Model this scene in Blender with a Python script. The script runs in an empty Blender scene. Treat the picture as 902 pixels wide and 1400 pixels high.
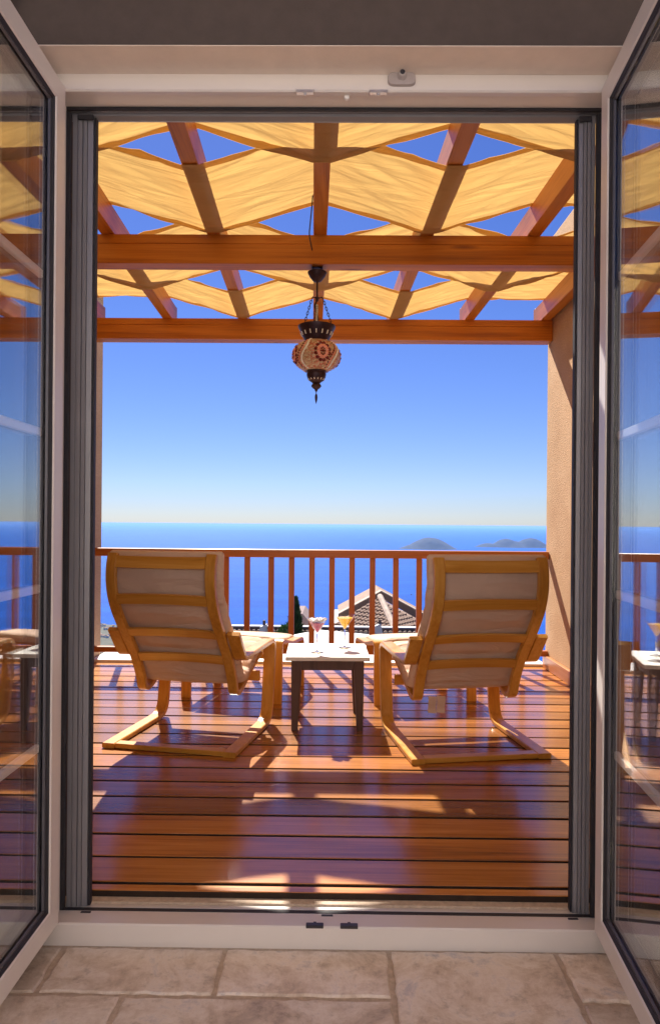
import bpy, bmesh, math, random
from mathutils import Vector, Matrix, noise

R = math.radians
random.seed(7)
scene = bpy.context.scene
C = scene.collection

# ------------------------------------------------------------------ camera, sky, sun, exposure
cam_d = bpy.data.cameras.new('camera')
cam = bpy.data.objects.new('camera', cam_d)
C.objects.link(cam)
cam_d.lens = 950 / 1400 * 36
cam_d.sensor_width = 36
cam_d.shift_y = 17 / 1400
cam_d.clip_start = 0.05
cam_d.clip_end = 200000
cam.matrix_world = (Matrix.Translation((0, 0, 1.07)) @ Matrix.Rotation(0.0095, 4, 'Z')
                    @ Matrix.Rotation(R(90), 4, 'X') @ Matrix.Rotation(0.0085, 4, 'Z'))
scene.camera = cam

SUN = Vector((-0.24, 1.0, 1.065)).normalized()
world = bpy.data.worlds.new('World')
scene.world = world
world.use_nodes = True
wn = world.node_tree
bg = wn.nodes['Background']
sky = wn.nodes.new('ShaderNodeTexSky')
sky.sky_type = 'NISHITA'
sky.sun_disc = False
sky.sun_elevation = math.asin(SUN.z)
sky.sun_rotation = math.atan2(SUN.x, SUN.y)
sky.altitude = 200
sky.air_density = 1.0
sky.dust_density = 0.12
sky.ozone_density = 2.5
hs = wn.nodes.new('ShaderNodeHueSaturation')
hs.inputs['Saturation'].default_value = 1.15
hs.inputs['Hue'].default_value = 0.508
wn.links.new(sky.outputs[0], hs.inputs['Color'])
tint = wn.nodes.new('ShaderNodeMix')
tint.data_type = 'RGBA'
tint.blend_type = 'MULTIPLY'
tint.inputs[0].default_value = 1.0
tint.inputs[7].default_value = (0.62, 0.70, 1.08, 1)
wn.links.new(hs.outputs[0], tint.inputs[6])
wn.links.new(tint.outputs[2], bg.inputs[0])
bg.inputs[1].default_value = 0.05

sun_d = bpy.data.lights.new('sun', 'SUN')
sun_d.energy = 5.0
sun_d.angle = R(0.5)
sun_d.color = (1.0, 0.93, 0.82)
sun = bpy.data.objects.new('sun', sun_d)
C.objects.link(sun)
sun.rotation_euler = SUN.to_track_quat('Z', 'Y').to_euler()

scene.view_settings.view_transform = 'Standard'
scene.view_settings.look = 'None'
scene.view_settings.gamma = 1
scene.view_settings.exposure = 1.15
scene.render.engine = 'CYCLES'
scene.cycles.use_denoising = True
scene.cycles.max_bounces = 10
scene.cycles.diffuse_bounces = 5
scene.cycles.glossy_bounces = 5
scene.cycles.transmission_bounces = 8
scene.cycles.transparent_max_bounces = 16
scene.cycles.sample_clamp_indirect = 6
scene.cycles.volume_bounces = 1


# ------------------------------------------------------------------ helpers: objects
def link(name, me, m=None, parent=None, loc=None):
    o = bpy.data.objects.new(name, me)
    C.objects.link(o)
    if m is not None and me is not None and not me.materials:
        me.materials.append(m)
    if parent is not None:
        o.parent = parent
    if loc is not None:
        o.location = loc
    return o


def tag(o, label=None, cat=None, group=None, kind=None):
    if label:
        o['label'] = label
    if cat:
        o['category'] = cat
    if group:
        o['group'] = group
    if kind:
        o['kind'] = kind
    return o


def empty(name, loc=(0, 0, 0), rz=0.0, label=None, cat=None, group=None, kind=None):
    o = bpy.data.objects.new(name, None)
    C.objects.link(o)
    o.location = loc
    o.rotation_euler = (0, 0, rz)
    o.empty_display_size = 0.1
    return tag(o, label, cat, group, kind)


def copy_tree(o, parent=None):
    c = o.copy()
    C.objects.link(c)
    if parent is not None:
        c.parent = parent
    for ch in list(o.children):
        copy_tree(ch, c)
    return c


def finish(bm, name, smooth=False, angle=35):
    bmesh.ops.recalc_face_normals(bm, faces=bm.faces[:])
    me = bpy.data.meshes.new(name)
    bm.to_mesh(me)
    bm.free()
    if smooth:
        me.polygons.foreach_set('use_smooth', [True] * len(me.polygons))
        me.set_sharp_from_angle(angle=R(angle))
    me.update()
    return me


def add_box(bm, lo, hi, bevel=0.0, seg=1):
    x0, y0, z0 = lo
    x1, y1, z1 = hi
    v = [bm.verts.new(p) for p in ((x0, y0, z0), (x1, y0, z0), (x1, y1, z0), (x0, y1, z0),
                                   (x0, y0, z1), (x1, y0, z1), (x1, y1, z1), (x0, y1, z1))]
    fs = [bm.faces.new([v[i] for i in q]) for q in ((0, 3, 2, 1), (4, 5, 6, 7), (0, 1, 5, 4),
                                                    (1, 2, 6, 5), (2, 3, 7, 6), (3, 0, 4, 7))]
    if bevel:
        es = list({e for f in fs for e in f.edges})
        bmesh.ops.bevel(bm, geom=es, offset=bevel, segments=seg, affect='EDGES', profile=0.5)
    return v


def box_me(name, lo, hi, bevel=0.0, seg=1):
    bm = bmesh.new()
    add_box(bm, lo, hi, bevel, seg)
    return finish(bm, name)


def add_tube(bm, pts, rad, n=8, cap=True):
    rings = []
    pts = [Vector(p) for p in pts]
    for i, p in enumerate(pts):
        t = (pts[min(i + 1, len(pts) - 1)] - pts[max(i - 1, 0)]).normalized()
        a = t.cross(Vector((0.31, 0.95, 0.07)))
        if a.length < 0.2:
            a = t.cross(Vector((1, 0, 0)))
        a.normalize()
        b = t.cross(a)
        r = rad[i] if isinstance(rad, (list, tuple)) else rad
        rings.append([bm.verts.new(p + (a * math.cos(u) + b * math.sin(u)) * r)
                      for u in (2 * math.pi * k / n for k in range(n))])
    for i in range(len(rings) - 1):
        for k in range(n):
            bm.faces.new((rings[i][k], rings[i][(k + 1) % n], rings[i + 1][(k + 1) % n], rings[i + 1][k]))
    if cap:
        bm.faces.new(rings[0][::-1])
        bm.faces.new(rings[-1])


def tube_me(name, pts, rad, n=8):
    bm = bmesh.new()
    add_tube(bm, pts, rad, n)
    return finish(bm, name, True, 60)


def lathe_me(name, prof, n=32, closed=False, sharp=40):
    """prof: list of (r, z)"""
    bm = bmesh.new()
    rings = []
    for r, z in prof:
        if r < 1e-6:
            rings.append([bm.verts.new((0, 0, z))])
        else:
            rings.append([bm.verts.new((r * math.cos(2 * math.pi * k / n), r * math.sin(2 * math.pi * k / n), z))
                          for k in range(n)])
    for a, b in zip(rings, rings[1:]):
        for k in range(n):
            k2 = (k + 1) % n
            if len(a) == 1 and len(b) == 1:
                continue
            if len(a) == 1:
                bm.faces.new((a[0], b[k2], b[k]))
            elif len(b) == 1:
                bm.faces.new((a[k], a[k2], b[0]))
            else:
                bm.faces.new((a[k], a[k2], b[k2], b[k]))
    return finish(bm, name, True, sharp)


def smooth_path(pts, n=8):
    """Catmull-Rom through 2D/3D points"""
    P = [Vector(p) for p in pts]
    out = []
    for i in range(len(P) - 1):
        p0, p1, p2, p3 = P[max(i - 1, 0)], P[i], P[i + 1], P[min(i + 2, len(P) - 1)]
        for k in range(n):
            t = k / n
            out.append(0.5 * ((2 * p1) + (p2 - p0) * t + (2 * p0 - 5 * p1 + 4 * p2 - p3) * t * t
                              + (3 * p1 - p0 - 3 * p2 + p3) * t ** 3))
    out.append(P[-1])
    return out


def fillet(pts, rads, n=7):
    """polyline with rounded corners; rads per inner point"""
    P = [Vector(p) for p in pts]
    out = [P[0]]
    for i in range(1, len(P) - 1):
        a, b, c = P[i - 1], P[i], P[i + 1]
        u, w = (a - b).normalized(), (c - b).normalized()
        ang = math.acos(max(-1, min(1, u.dot(w))))
        d = rads[i - 1] / math.tan(ang / 2)
        s, e = b + u * d, b + w * d
        for k in range(n + 1):
            t = k / n
            out.append((1 - t) ** 2 * s + 2 * t * (1 - t) * b + t * t * e)
    out.append(P[-1])
    return out


def ribbon_me(name, path, x0, x1, th, bevel=0.003):
    """bent flat strip: path in the (y, z) plane is its centre line, width along x, thickness th"""
    bm = bmesh.new()
    P = [Vector((p[0], p[1])) for p in path]
    rings = []
    for i, p in enumerate(P):
        t = (P[min(i + 1, len(P) - 1)] - P[max(i - 1, 0)]).normalized()
        nrm = Vector((-t.y, t.x))
        a = p + nrm * th / 2
        b = p - nrm * th / 2
        ab = p + nrm * (th / 2 - bevel)
        bb = p - nrm * (th / 2 - bevel)
        rings.append([bm.verts.new(q) for q in (
            (x0 + bevel, a.x, a.y), (x1 - bevel, a.x, a.y), (x1, ab.x, ab.y), (x1, bb.x, bb.y),
            (x1 - bevel, b.x, b.y), (x0 + bevel, b.x, b.y), (x0, bb.x, bb.y), (x0, ab.x, ab.y))])
    for a, b in zip(rings, rings[1:]):
        for k in range(8):
            bm.faces.new((a[k], a[(k + 1) % 8], b[(k + 1) % 8], b[k]))
    bm.faces.new(rings[0][::-1])
    bm.faces.new(rings[-1])
    return finish(bm, name, True, 30)


def extrude_me(name, prof, axis, a0, a1, smooth=False):
    """closed 2D profile swept along axis 'x','y','z'; profile coords are the other two axes in xyz order"""
    bm = bmesh.new()

    def pt(u, v, a):
        return {'x': (a, u, v), 'y': (u, a, v), 'z': (u, v, a)}[axis]
    A = [bm.verts.new(pt(u, v, a0)) for u, v in prof]
    B = [bm.verts.new(pt(u, v, a1)) for u, v in prof]
    n = len(prof)
    for k in range(n):
        bm.faces.new((A[k], A[(k + 1) % n], B[(k + 1) % n], B[k]))
    bm.faces.new(A[::-1])
    bm.faces.new(B)
    return finish(bm, name, smooth, 40)


# ------------------------------------------------------------------ helpers: materials
def new_mat(name):
    m = bpy.data.materials.new(name)
    m.use_nodes = True
    nt = m.node_tree
    return m, nt, nt.nodes['Principled BSDF']


def N(nt, kind, **kw):
    n = nt.nodes.new(kind)
    for k, v in kw.items():
        setattr(n, k, v)
    return n


def ramp(nt, stops, src):
    r = N(nt, 'ShaderNodeValToRGB')
    el = r.color_ramp.elements
    while len(el) < len(stops):
        el.new(0.5)
    for e, (p, c) in zip(el, stops):
        e.position = p
        e.color = (*c, 1)
    nt.links.new(src, r.inputs[0])
    return r.outputs[0]


def coords(nt, scale, kind='Object', jitter=0.0):
    tc = N(nt, 'ShaderNodeTexCoord')
    mp = N(nt, 'ShaderNodeMapping')
    mp.inputs['Scale'].default_value = scale
    nt.links.new(tc.outputs[kind], mp.inputs[0])
    if jitter:
        oi = N(nt, 'ShaderNodeObjectInfo')
        mul = N(nt, 'ShaderNodeVectorMath', operation='SCALE')
        cmb = N(nt, 'ShaderNodeCombineXYZ')
        for i in range(3):
            nt.links.new(oi.outputs['Random'], cmb.inputs[i])
        nt.links.new(cmb.outputs[0], mul.inputs[0])
        mul.inputs['Scale'].default_value = jitter
        nt.links.new(mul.outputs[0], mp.inputs['Location'])
    return mp.outputs[0]


def tex_noise(nt, vec, scale, detail=4, rough=0.55, dist=0.0):
    n = N(nt, 'ShaderNodeTexNoise')
    n.inputs['Scale'].default_value = scale
    n.inputs['Detail'].default_value = detail
    n.inputs['Roughness'].default_value = rough
    n.inputs['Distortion'].default_value = dist
    nt.links.new(vec, n.inputs['Vector'])
    return n.outputs[0]


def add_bump(nt, bsdf, src, strength, dist, prev=None):
    b = N(nt, 'ShaderNodeBump')
    b.inputs['Strength'].default_value = strength
    b.inputs['Distance'].default_value = dist
    nt.links.new(src, b.inputs['Height'])
    if prev is not None:
        nt.links.new(prev, b.inputs['Normal'])
    nt.links.new(b.outputs[0], bsdf.inputs['Normal'])
    return b.outputs[0]


def vary(nt, col, amount, hue=0.0):
    """object-random brightness"""
    oi = N(nt, 'ShaderNodeObjectInfo')
    mr = N(nt, 'ShaderNodeMapRange')
    mr.inputs['To Min'].default_value = 1 - amount
    mr.inputs['To Max'].default_value = 1 + amount
    nt.links.new(oi.outputs['Random'], mr.inputs[0])
    h = N(nt, 'ShaderNodeHueSaturation')
    nt.links.new(col, h.inputs['Color'])
    nt.links.new(mr.outputs[0], h.inputs['Value'])
    return h.outputs[0]


def wood(name, dark, mid, light, axis='x', rough=0.45, fine=1.0, var=0.0, coat=0.0, knots=False, kind='Object'):
    m, nt, b = new_mat(name)
    k = {'x': (1.2, 22, 22), 'y': (22, 1.2, 22), 'z': (22, 22, 1.2)}[axis]
    v = coords(nt, tuple(s * fine for s in k), kind, jitter=37.0)
    n1 = tex_noise(nt, v, 1.0, 6, 0.65, 0.6)
    k2 = {'x': (3, 160, 160), 'y': (160, 3, 160), 'z': (160, 160, 3)}[axis]
    v2 = coords(nt, tuple(s * fine for s in k2), kind, jitter=11.0)
    n2 = tex_noise(nt, v2, 1.0, 3, 0.6)
    mx = N(nt, 'ShaderNodeMath', operation='MULTIPLY_ADD')
    nt.links.new(n2, mx.inputs[0])
    mx.inputs[1].default_value = 0.35
    ad = N(nt, 'ShaderNodeMath', operation='MULTIPLY')
    nt.links.new(n1, ad.inputs[0])
    ad.inputs[1].default_value = 0.72
    nt.links.new(ad.outputs[0], mx.inputs[2])
    src = mx.outputs[0]
    if knots:
        vk = coords(nt, {'x': (1.6, 9, 9), 'y': (9, 1.6, 9), 'z': (9, 9, 1.6)}[axis], kind, jitter=53.0)
        vo = N(nt, 'ShaderNodeTexVoronoi')
        vo.inputs['Scale'].default_value = 1.0
        nt.links.new(vk, vo.inputs['Vector'])
        mr = N(nt, 'ShaderNodeMapRange')
        mr.inputs['From Min'].default_value = 0.03
        mr.inputs['From Max'].default_value = 0.16
        mr.inputs['To Min'].default_value = 0.45
        mr.inputs['To Max'].default_value = 1.0
        nt.links.new(vo.outputs['Distance'], mr.inputs[0])
        kk = N(nt, 'ShaderNodeMath', operation='MULTIPLY')
        nt.links.new(src, kk.inputs[0])
        nt.links.new(mr.outputs[0], kk.inputs[1])
        src = kk.outputs[0]
    col = ramp(nt, [(0.30, dark), (0.52, mid), (0.74, light)], src)
    if var:
        col = vary(nt, col, var)
    nt.links.new(col, b.inputs['Base Color'])
    b.inputs['Roughness'].default_value = rough
    if coat:
        b.inputs['Coat Weight'].default_value = coat
        b.inputs['Coat Roughness'].default_value = 0.16
    add_bump(nt, b, mx.outputs[0], 0.25, 0.002)
    return m


def plain(name, col, rough=0.5, metal=0.0, noise_amt=0.06, scale=20, bump=0.0, spec=None, kind='Object'):
    m, nt, b = new_mat(name)
    v = coords(nt, (1, 1, 1), kind)
    n = tex_noise(nt, v, scale, 5, 0.6)
    lo = tuple(max(0, c * (1 - noise_amt * 2)) for c in col)
    hi = tuple(min(1, c * (1 + noise_amt * 2)) for c in col)
    c = ramp(nt, [(0.25, lo), (0.75, hi)], n)
    nt.links.new(c, b.inputs['Base Color'])
    b.inputs['Roughness'].default_value = rough
    b.inputs['Metallic'].default_value = metal
    if spec is not None:
        b.inputs['Specular IOR Level'].default_value = spec
    if bump:
        n2 = tex_noise(nt, v, scale * 6, 4, 0.6)
        add_bump(nt, b, n2, bump, 0.002)
    return m


M = {}
M['deck'] = wood('deck_wood', (0.10, 0.027, 0.005), (0.37, 0.130, 0.020), (0.58, 0.24, 0.055), 'x', 0.24, 0.55, 0.40, 0.6)
M['pine'] = wood('pergola_wood_x', (0.24, 0.055, 0.005), (0.52, 0.165, 0.010), (0.68, 0.26, 0.028), 'x', 0.42, 0.6, 0.05, knots=True)
M['pine_y'] = wood('pergola_wood_y', (0.26, 0.065, 0.008), (0.50, 0.165, 0.020), (0.64, 0.25, 0.04), 'y', 0.42, 0.6, 0.08)
M['rail'] = wood('railing_wood', (0.26, 0.070, 0.010), (0.40, 0.125, 0.017), (0.48, 0.17, 0.03), 'x', 0.42, 0.7, 0.05)
M['rail_z'] = wood('baluster_wood', (0.24, 0.065, 0.010), (0.37, 0.115, 0.017), (0.46, 0.16, 0.03), 'z', 0.42, 0.7, 0.08)
M['birch'] = wood('birch_laminate', (0.40, 0.150, 0.018), (0.62, 0.285, 0.043), (0.76, 0.41, 0.10), 'z', 0.32, 0.5, 0.04, 0.25)
M['birch_x'] = wood('birch_crosswise', (0.40, 0.150, 0.018), (0.62, 0.285, 0.043), (0.76, 0.41, 0.10), 'x', 0.32, 0.5, 0.04, 0.25)
M['dark_wood'] = wood('walnut_stain', (0.040, 0.014, 0.009), (0.080, 0.030, 0.018), (0.13, 0.055, 0.034), 'z', 0.4, 0.7, 0.03)
M['white_wood'] = plain('white_painted_board', (0.80, 0.78, 0.73), 0.45, 0, 0.03, 30, 0.05)
M['pvc'] = plain('white_pvc', (0.77, 0.72, 0.69), 0.32, 0, 0.015, 6)
M['pvc_white'] = plain('bright_white_pvc', (0.85, 0.83, 0.82), 0.3, 0, 0.015, 6)
M['alu'] = plain('grey_aluminium', (0.27, 0.27, 0.30), 0.36, 0.3, 0.03, 8)
M['alu_light'] = plain('light_aluminium', (0.62, 0.58, 0.56), 0.35, 0.2, 0.03, 8)
M['gasket'] = plain('black_rubber', (0.022, 0.022, 0.03), 0.6, 0, 0.1, 30)
M['spacer'] = plain('dark_spacer', (0.10, 0.10, 0.12), 0.4, 0.4, 0.05, 30)
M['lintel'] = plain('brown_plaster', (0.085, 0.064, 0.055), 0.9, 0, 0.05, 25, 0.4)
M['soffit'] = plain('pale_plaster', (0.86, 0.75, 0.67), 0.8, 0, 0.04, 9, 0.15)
M['bounce_white'] = plain('bounce_wall_plaster', (0.80, 0.75, 0.70), 0.9, 0, 0.02, 5)
M['white'] = plain('white_marble', (0.84, 0.82, 0.79), 0.5, 0, 0.04, 6, 0.05)
M['steel'] = plain('steel', (0.62, 0.62, 0.64), 0.3, 0.9, 0.05, 40)
M['black_plastic'] = plain('black_plastic', (0.03, 0.03, 0.045), 0.45, 0, 0.1, 40)
M['hardware'] = plain('dark_hardware', (0.06, 0.055, 0.065), 0.4, 0.5, 0.1, 40)


def stucco():
    m, nt, b = new_mat('stucco')
    v = coords(nt, (1, 1, 1))
    n = tex_noise(nt, v, 3.0, 4, 0.6)
    n2 = tex_noise(nt, v, 95, 3, 0.7)
    c = ramp(nt, [(0.25, (0.50, 0.315, 0.18)), (0.75, (0.61, 0.41, 0.25))], n)
    c2 = ramp(nt, [(0.3, (0.62, 0.58, 0.55)), (0.62, (1.0, 1.0, 1.0))], n2)
    mx = N(nt, 'ShaderNodeMix', data_type='RGBA', blend_type='MULTIPLY')
    mx.inputs[0].default_value = 0.7
    nt.links.new(c, mx.inputs[6])
    nt.links.new(c2, mx.inputs[7])
    nt.links.new(mx.outputs[2], b.inputs['Base Color'])
    b.inputs['Roughness'].default_value = 0.95
    b.inputs['Specular IOR Level'].default_value = 0.1
    add_bump(nt, b, n2, 1.0, 0.008)
    return m


M['stucco'] = stucco()


def cloth_mat(name, col, trans=0.0, weave=500, crease=0.0, stretch=(1, 1, 1), tcol=None):
    m, nt, b = new_mat(name)
    v = coords(nt, (1, 1, 1))
    n = tex_noise(nt, v, 4, 4, 0.6)
    lo = tuple(c * 0.9 for c in col)
    hi = tuple(min(1, c * 1.06) for c in col)
    c = ramp(nt, [(0.3, lo), (0.7, hi)], n)
    nt.links.new(c, b.inputs['Base Color'])
    b.inputs['Roughness'].default_value = 0.95
    b.inputs['Specular IOR Level'].default_value = 0.1
    wv = tex_noise(nt, v, weave, 2, 0.5)
    pr = add_bump(nt, b, wv, 0.25, 0.001)
    if crease:
        v2 = coords(nt, stretch)
        cr = tex_noise(nt, v2, 1.0, 3, 0.5, 1.2)
        pr = add_bump(nt, b, cr, crease, 0.05 if trans > 0.4 else 0.02, pr)
    if trans:
        tr = N(nt, 'ShaderNodeBsdfTranslucent')
        tr.inputs['Color'].default_value = (*(tcol or col), 1)
        nt.links.new(pr, tr.inputs['Normal'])
        mx = N(nt, 'ShaderNodeMixShader')
        mx.inputs[0].default_value = trans
        out = nt.nodes['Material Output']
        nt.links.new(b.outputs[0], mx.inputs[1])
        nt.links.new(tr.outputs[0], mx.inputs[2])
        nt.links.new(mx.outputs[0], out.inputs[0])
    return m


M['canopy'] = cloth_mat('canopy_cloth', (0.74, 0.52, 0.25), 0.48, 400, 0.6, (0.9, 7, 4), (0.66, 0.41, 0.13))
M['cushion'] = cloth_mat('cushion_cloth', (0.70, 0.52, 0.41), 0.0, 260, 1.0, (3, 7, 9))
M['curtain'] = cloth_mat('curtain_cloth', (0.36, 0.29, 0.20), 0.2, 300)
M['label_cloth'] = cloth_mat('care_label_cloth', (0.78, 0.60, 0.46), 0.3, 300)


def pane_mat(name, ior):
    m, nt, b = new_mat(name)
    nt.nodes.remove(b)
    tr = N(nt, 'ShaderNodeBsdfTransparent')
    tr.inputs[0].default_value = (0.97, 0.98, 0.98, 1)
    gl = N(nt, 'ShaderNodeBsdfGlossy')
    gl.inputs['Roughness'].default_value = 0.0
    gl.inputs['Color'].default_value = (1, 1, 1, 1)
    fr = N(nt, 'ShaderNodeFresnel')
    ge = N(nt, 'ShaderNodeNewGeometry')
    mi = N(nt, 'ShaderNodeMapRange')
    mi.inputs['To Min'].default_value = ior
    mi.inputs['To Max'].default_value = 1 / ior
    nt.links.new(ge.outputs['Backfacing'], mi.inputs[0])
    nt.links.new(mi.outputs[0], fr.inputs[0])
    mx = N(nt, 'ShaderNodeMixShader')
    nt.links.new(fr.outputs[0], mx.inputs[0])
    nt.links.new(tr.outputs[0], mx.inputs[1])
    nt.links.new(gl.outputs[0], mx.inputs[2])
    nt.links.new(mx.outputs[0], nt.nodes['Material Output'].inputs[0])
    return m


M['pane'] = pane_mat('window_glass', 2.2)
M['thin_glass'] = pane_mat('thin_glass', 1.22)


def glass_mat(name, col=(1, 1, 1), rough=0.0, ior=1.45):
    m, nt, b = new_mat(name)
    b.inputs['Base Color'].default_value = (*col, 1)
    b.inputs['Transmission Weight'].default_value = 1.0
    b.inputs['Roughness'].default_value = rough
    b.inputs['IOR'].default_value = ior
    return m


M['glass'] = glass_mat('drinking_glass')


def liquid(name, col, trans=0.55):
    m, nt, b = new_mat(name)
    v = coords(nt, (1, 1, 1))
    n = tex_noise(nt, v, 60, 3)
    c = ramp(nt, [(0.3, tuple(x * 0.85 for x in col)), (0.7, col)], n)
    nt.links.new(c, b.inputs['Base Color'])
    b.inputs['Roughness'].default_value = 0.15
    tr = N(nt, 'ShaderNodeBsdfTranslucent')
    nt.links.new(c, tr.inputs[0])
    mx = N(nt, 'ShaderNodeMixShader')
    mx.inputs[0].default_value = trans
    nt.links.new(b.outputs[0], mx.inputs[1])
    nt.links.new(tr.outputs[0], mx.inputs[2])
    nt.links.new(mx.outputs[0], nt.nodes['Material Output'].inputs[0])
    return m


M['orange_drink'] = liquid('orange_drink', (1.0, 0.60, 0.0), 0.2)
M['pink_drink'] = liquid('pink_drink', (0.62, 0.05, 0.17), 0.2)
M['foam'] = liquid('foam', (0.88, 0.82, 0.86), 0.3)


def tile_mat():
    m, nt, b = new_mat('tumbled_travertine')
    v = coords(nt, (1, 1, 1), 'Object', jitter=23.0)
    n1 = tex_noise(nt, v, 6.0, 10, 0.75, 0.4)
    n2 = tex_noise(nt, v, 28, 6, 0.7, 0.3)
    n3 = tex_noise(nt, v, 160, 3, 0.6)
    c1 = ramp(nt, [(0.30, (0.34, 0.27, 0.23)), (0.43, (0.62, 0.51, 0.42)), (0.56, (0.80, 0.71, 0.64)), (0.68, (0.52, 0.49, 0.52))], n1)
    c2 = ramp(nt, [(0.30, (0.55, 0.52, 0.5)), (0.45, (0.92, 0.9, 0.88)), (0.7, (1, 1, 1))], n2)
    mx = N(nt, 'ShaderNodeMix', data_type='RGBA', blend_type='MULTIPLY')
    mx.inputs[0].default_value = 0.75
    nt.links.new(c1, mx.inputs[6])
    nt.links.new(c2, mx.inputs[7])
    col = vary(nt, mx.outputs[2], 0.18)
    nt.links.new(col, b.inputs['Base Color'])
    b.inputs['Roughness'].default_value = 0.42
    p = add_bump(nt, b, n2, 0.5, 0.004)
    add_bump(nt, b, n3, 0.35, 0.0015, p)
    return m


M['tile'] = tile_mat()
M['grout'] = plain('sandy_grout', (0.54, 0.43, 0.34), 0.95, 0, 0.12, 60, 0.8)

# ------------------------------------------------------------------ sea, hillside, islands
SEA_Z = -200.0


def sea_mat():
    m, nt, b = new_mat('sea_water')
    v = coords(nt, (1, 1, 1))
    n = tex_noise(nt, coords(nt, (0.0016, 0.006, 1)), 1.0, 7, 0.7, 0.8)
    c = ramp(nt, [(0.3, (0.003, 0.060, 0.33)), (0.7, (0.007, 0.100, 0.50))], n)
    nt.links.new(c, b.inputs['Base Color'])
    b.inputs['Roughness'].default_value = 0.6
    b.inputs['IOR'].default_value = 1.33
    b.inputs['Specular IOR Level'].default_value = 0.05
    n2 = tex_noise(nt, coords(nt, (0.05, 0.09, 1)), 1.0, 6, 0.7)
    add_bump(nt, b, n2, 0.9, 6.0)
    return m


M['sea'] = sea_mat()
bm = bmesh.new()
add_box(bm, (-60000, -500, SEA_Z - 0.5), (60000, 62000, SEA_Z))
tag(link('sea', finish(bm, 'sea'), M['sea']), 'deep blue sea reaching to a hazy horizon', kind='structure')

M['scrub'] = plain('dry_scrub', (0.085, 0.085, 0.055), 0.95, 0, 0.25, 0.05)
M['island'] = plain('island_scrub', (0.025, 0.034, 0.04), 0.95, 0, 0.25, 0.02)


def heightfield(name, x0, x1, y0, y1, nx, ny, fn, m):
    bm = bmesh.new()
    g = [[bm.verts.new((x0 + (x1 - x0) * i / nx, y0 + (y1 - y0) * j / ny,
                        fn(x0 + (x1 - x0) * i / nx, y0 + (y1 - y0) * j / ny))) for i in range(nx + 1)] for j in range(ny + 1)]
    for j in range(ny):
        for i in range(nx):
            bm.faces.new((g[j][i], g[j][i + 1], g[j + 1][i + 1], g[j + 1][i]))
    return link(name, finish(bm, name, True, 60), m)


def lerp_table(t, tab):
    for (a, va), (b, vb) in zip(tab, tab[1:]):
        if t <= b:
            return va + (vb - va) * (t - a) / (b - a)
    return tab[-1][1]


def slope_z(x, y):
    r = math.hypot(x * 0.6, y)
    z = lerp_table(r, [(0, -3.3), (8, -3.4), (16, -5.2), (45, -13), (120, -45), (320, -125), (560, -192), (700, -203), (3000, -208)])
    coast = max(0.0, min(1.0, (-x - 300) / 60))      # land runs out to the left
    far = lerp_table(math.hypot(x * 0.25, y), [(0, -3.3), (600, -180), (1180, -192), (1430, -203), (6000, -206)])
    z = z * (1 - coast) + max(z, far) * coast
    return z + (noise.noise(Vector((x * 0.02, y * 0.02, 0))) * 2.2 if r > 60 else 0)


tag(heightfield('hillside', -1400, 900, -20, 1700, 92, 86, slope_z, M['scrub']),
    'dry hillside falling away to the coast', kind='structure')


def island(name, cx, cy, peaks, label):
    """peaks: (dx, half width, height)"""
    w = max(abs(p[0]) + p[1] for p in peaks) * 1.15

    def fz(x, y):
        z = 0
        for dx, hw, h in peaks:
            d = math.hypot((x - cx - dx) / hw, (y - cy) / (hw * 1.1))
            if d < 1:
                z = max(z, h * (math.cos(d * math.pi / 2)) ** 1.15)
        z += noise.noise(Vector((x * 0.012, y * 0.012, 3))) * 0.07 * z + noise.noise(Vector((x * 0.04, y * 0.04, 9))) * 0.035 * z
        return SEA_Z + (z if z > 0 else -4)
    o = heightfield(name, cx - w, cx + w, cy - w, cy + w, 56, 40, fz, M['island'])
    tag(o, label, kind='structure')


K = 201 / 950
island('island', 786, 5950, [(10, 230, 96), (-110, 150, 40), (130, 120, 34)], 'rounded hazy island left of the other islands')
island('island', 1665, 6600, [(-60, 170, 80), (170, 190, 88), (-230, 130, 38), (0, 200, 60)], 'low twin-topped hazy island beside the right wall')

# ------------------------------------------------------------------ room shell, wall with the doorway
FLOOR_Z = -0.063
DX0, DX1 = -0.792, 0.754            # reveal sides
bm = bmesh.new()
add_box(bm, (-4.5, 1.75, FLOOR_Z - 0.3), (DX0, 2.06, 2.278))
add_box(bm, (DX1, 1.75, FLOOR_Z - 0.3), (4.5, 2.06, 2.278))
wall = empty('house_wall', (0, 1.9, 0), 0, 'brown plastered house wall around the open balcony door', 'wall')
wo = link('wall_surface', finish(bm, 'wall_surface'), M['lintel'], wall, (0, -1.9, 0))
# lintel: a ring of its own so its pale underside can be plastered separately
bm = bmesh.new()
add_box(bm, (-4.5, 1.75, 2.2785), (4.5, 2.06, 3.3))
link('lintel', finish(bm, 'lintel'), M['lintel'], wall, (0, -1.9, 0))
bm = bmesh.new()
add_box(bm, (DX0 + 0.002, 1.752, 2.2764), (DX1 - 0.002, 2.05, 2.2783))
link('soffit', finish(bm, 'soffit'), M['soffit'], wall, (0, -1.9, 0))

# stone floor inside
bm = bmesh.new()
add_box(bm, (-3.205, -1.5, FLOOR_Z - 0.2), (3.205, 1.75, FLOOR_Z - 0.006))
add_box(bm, (DX0, 1.75, FLOOR_Z - 0.2), (DX1, 2.0, FLOOR_Z - 0.0061))
floor = tag(link('floor', finish(bm, 'floor'), M['grout']), 'tumbled stone tile floor inside the doorway', kind='structure')


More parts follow.
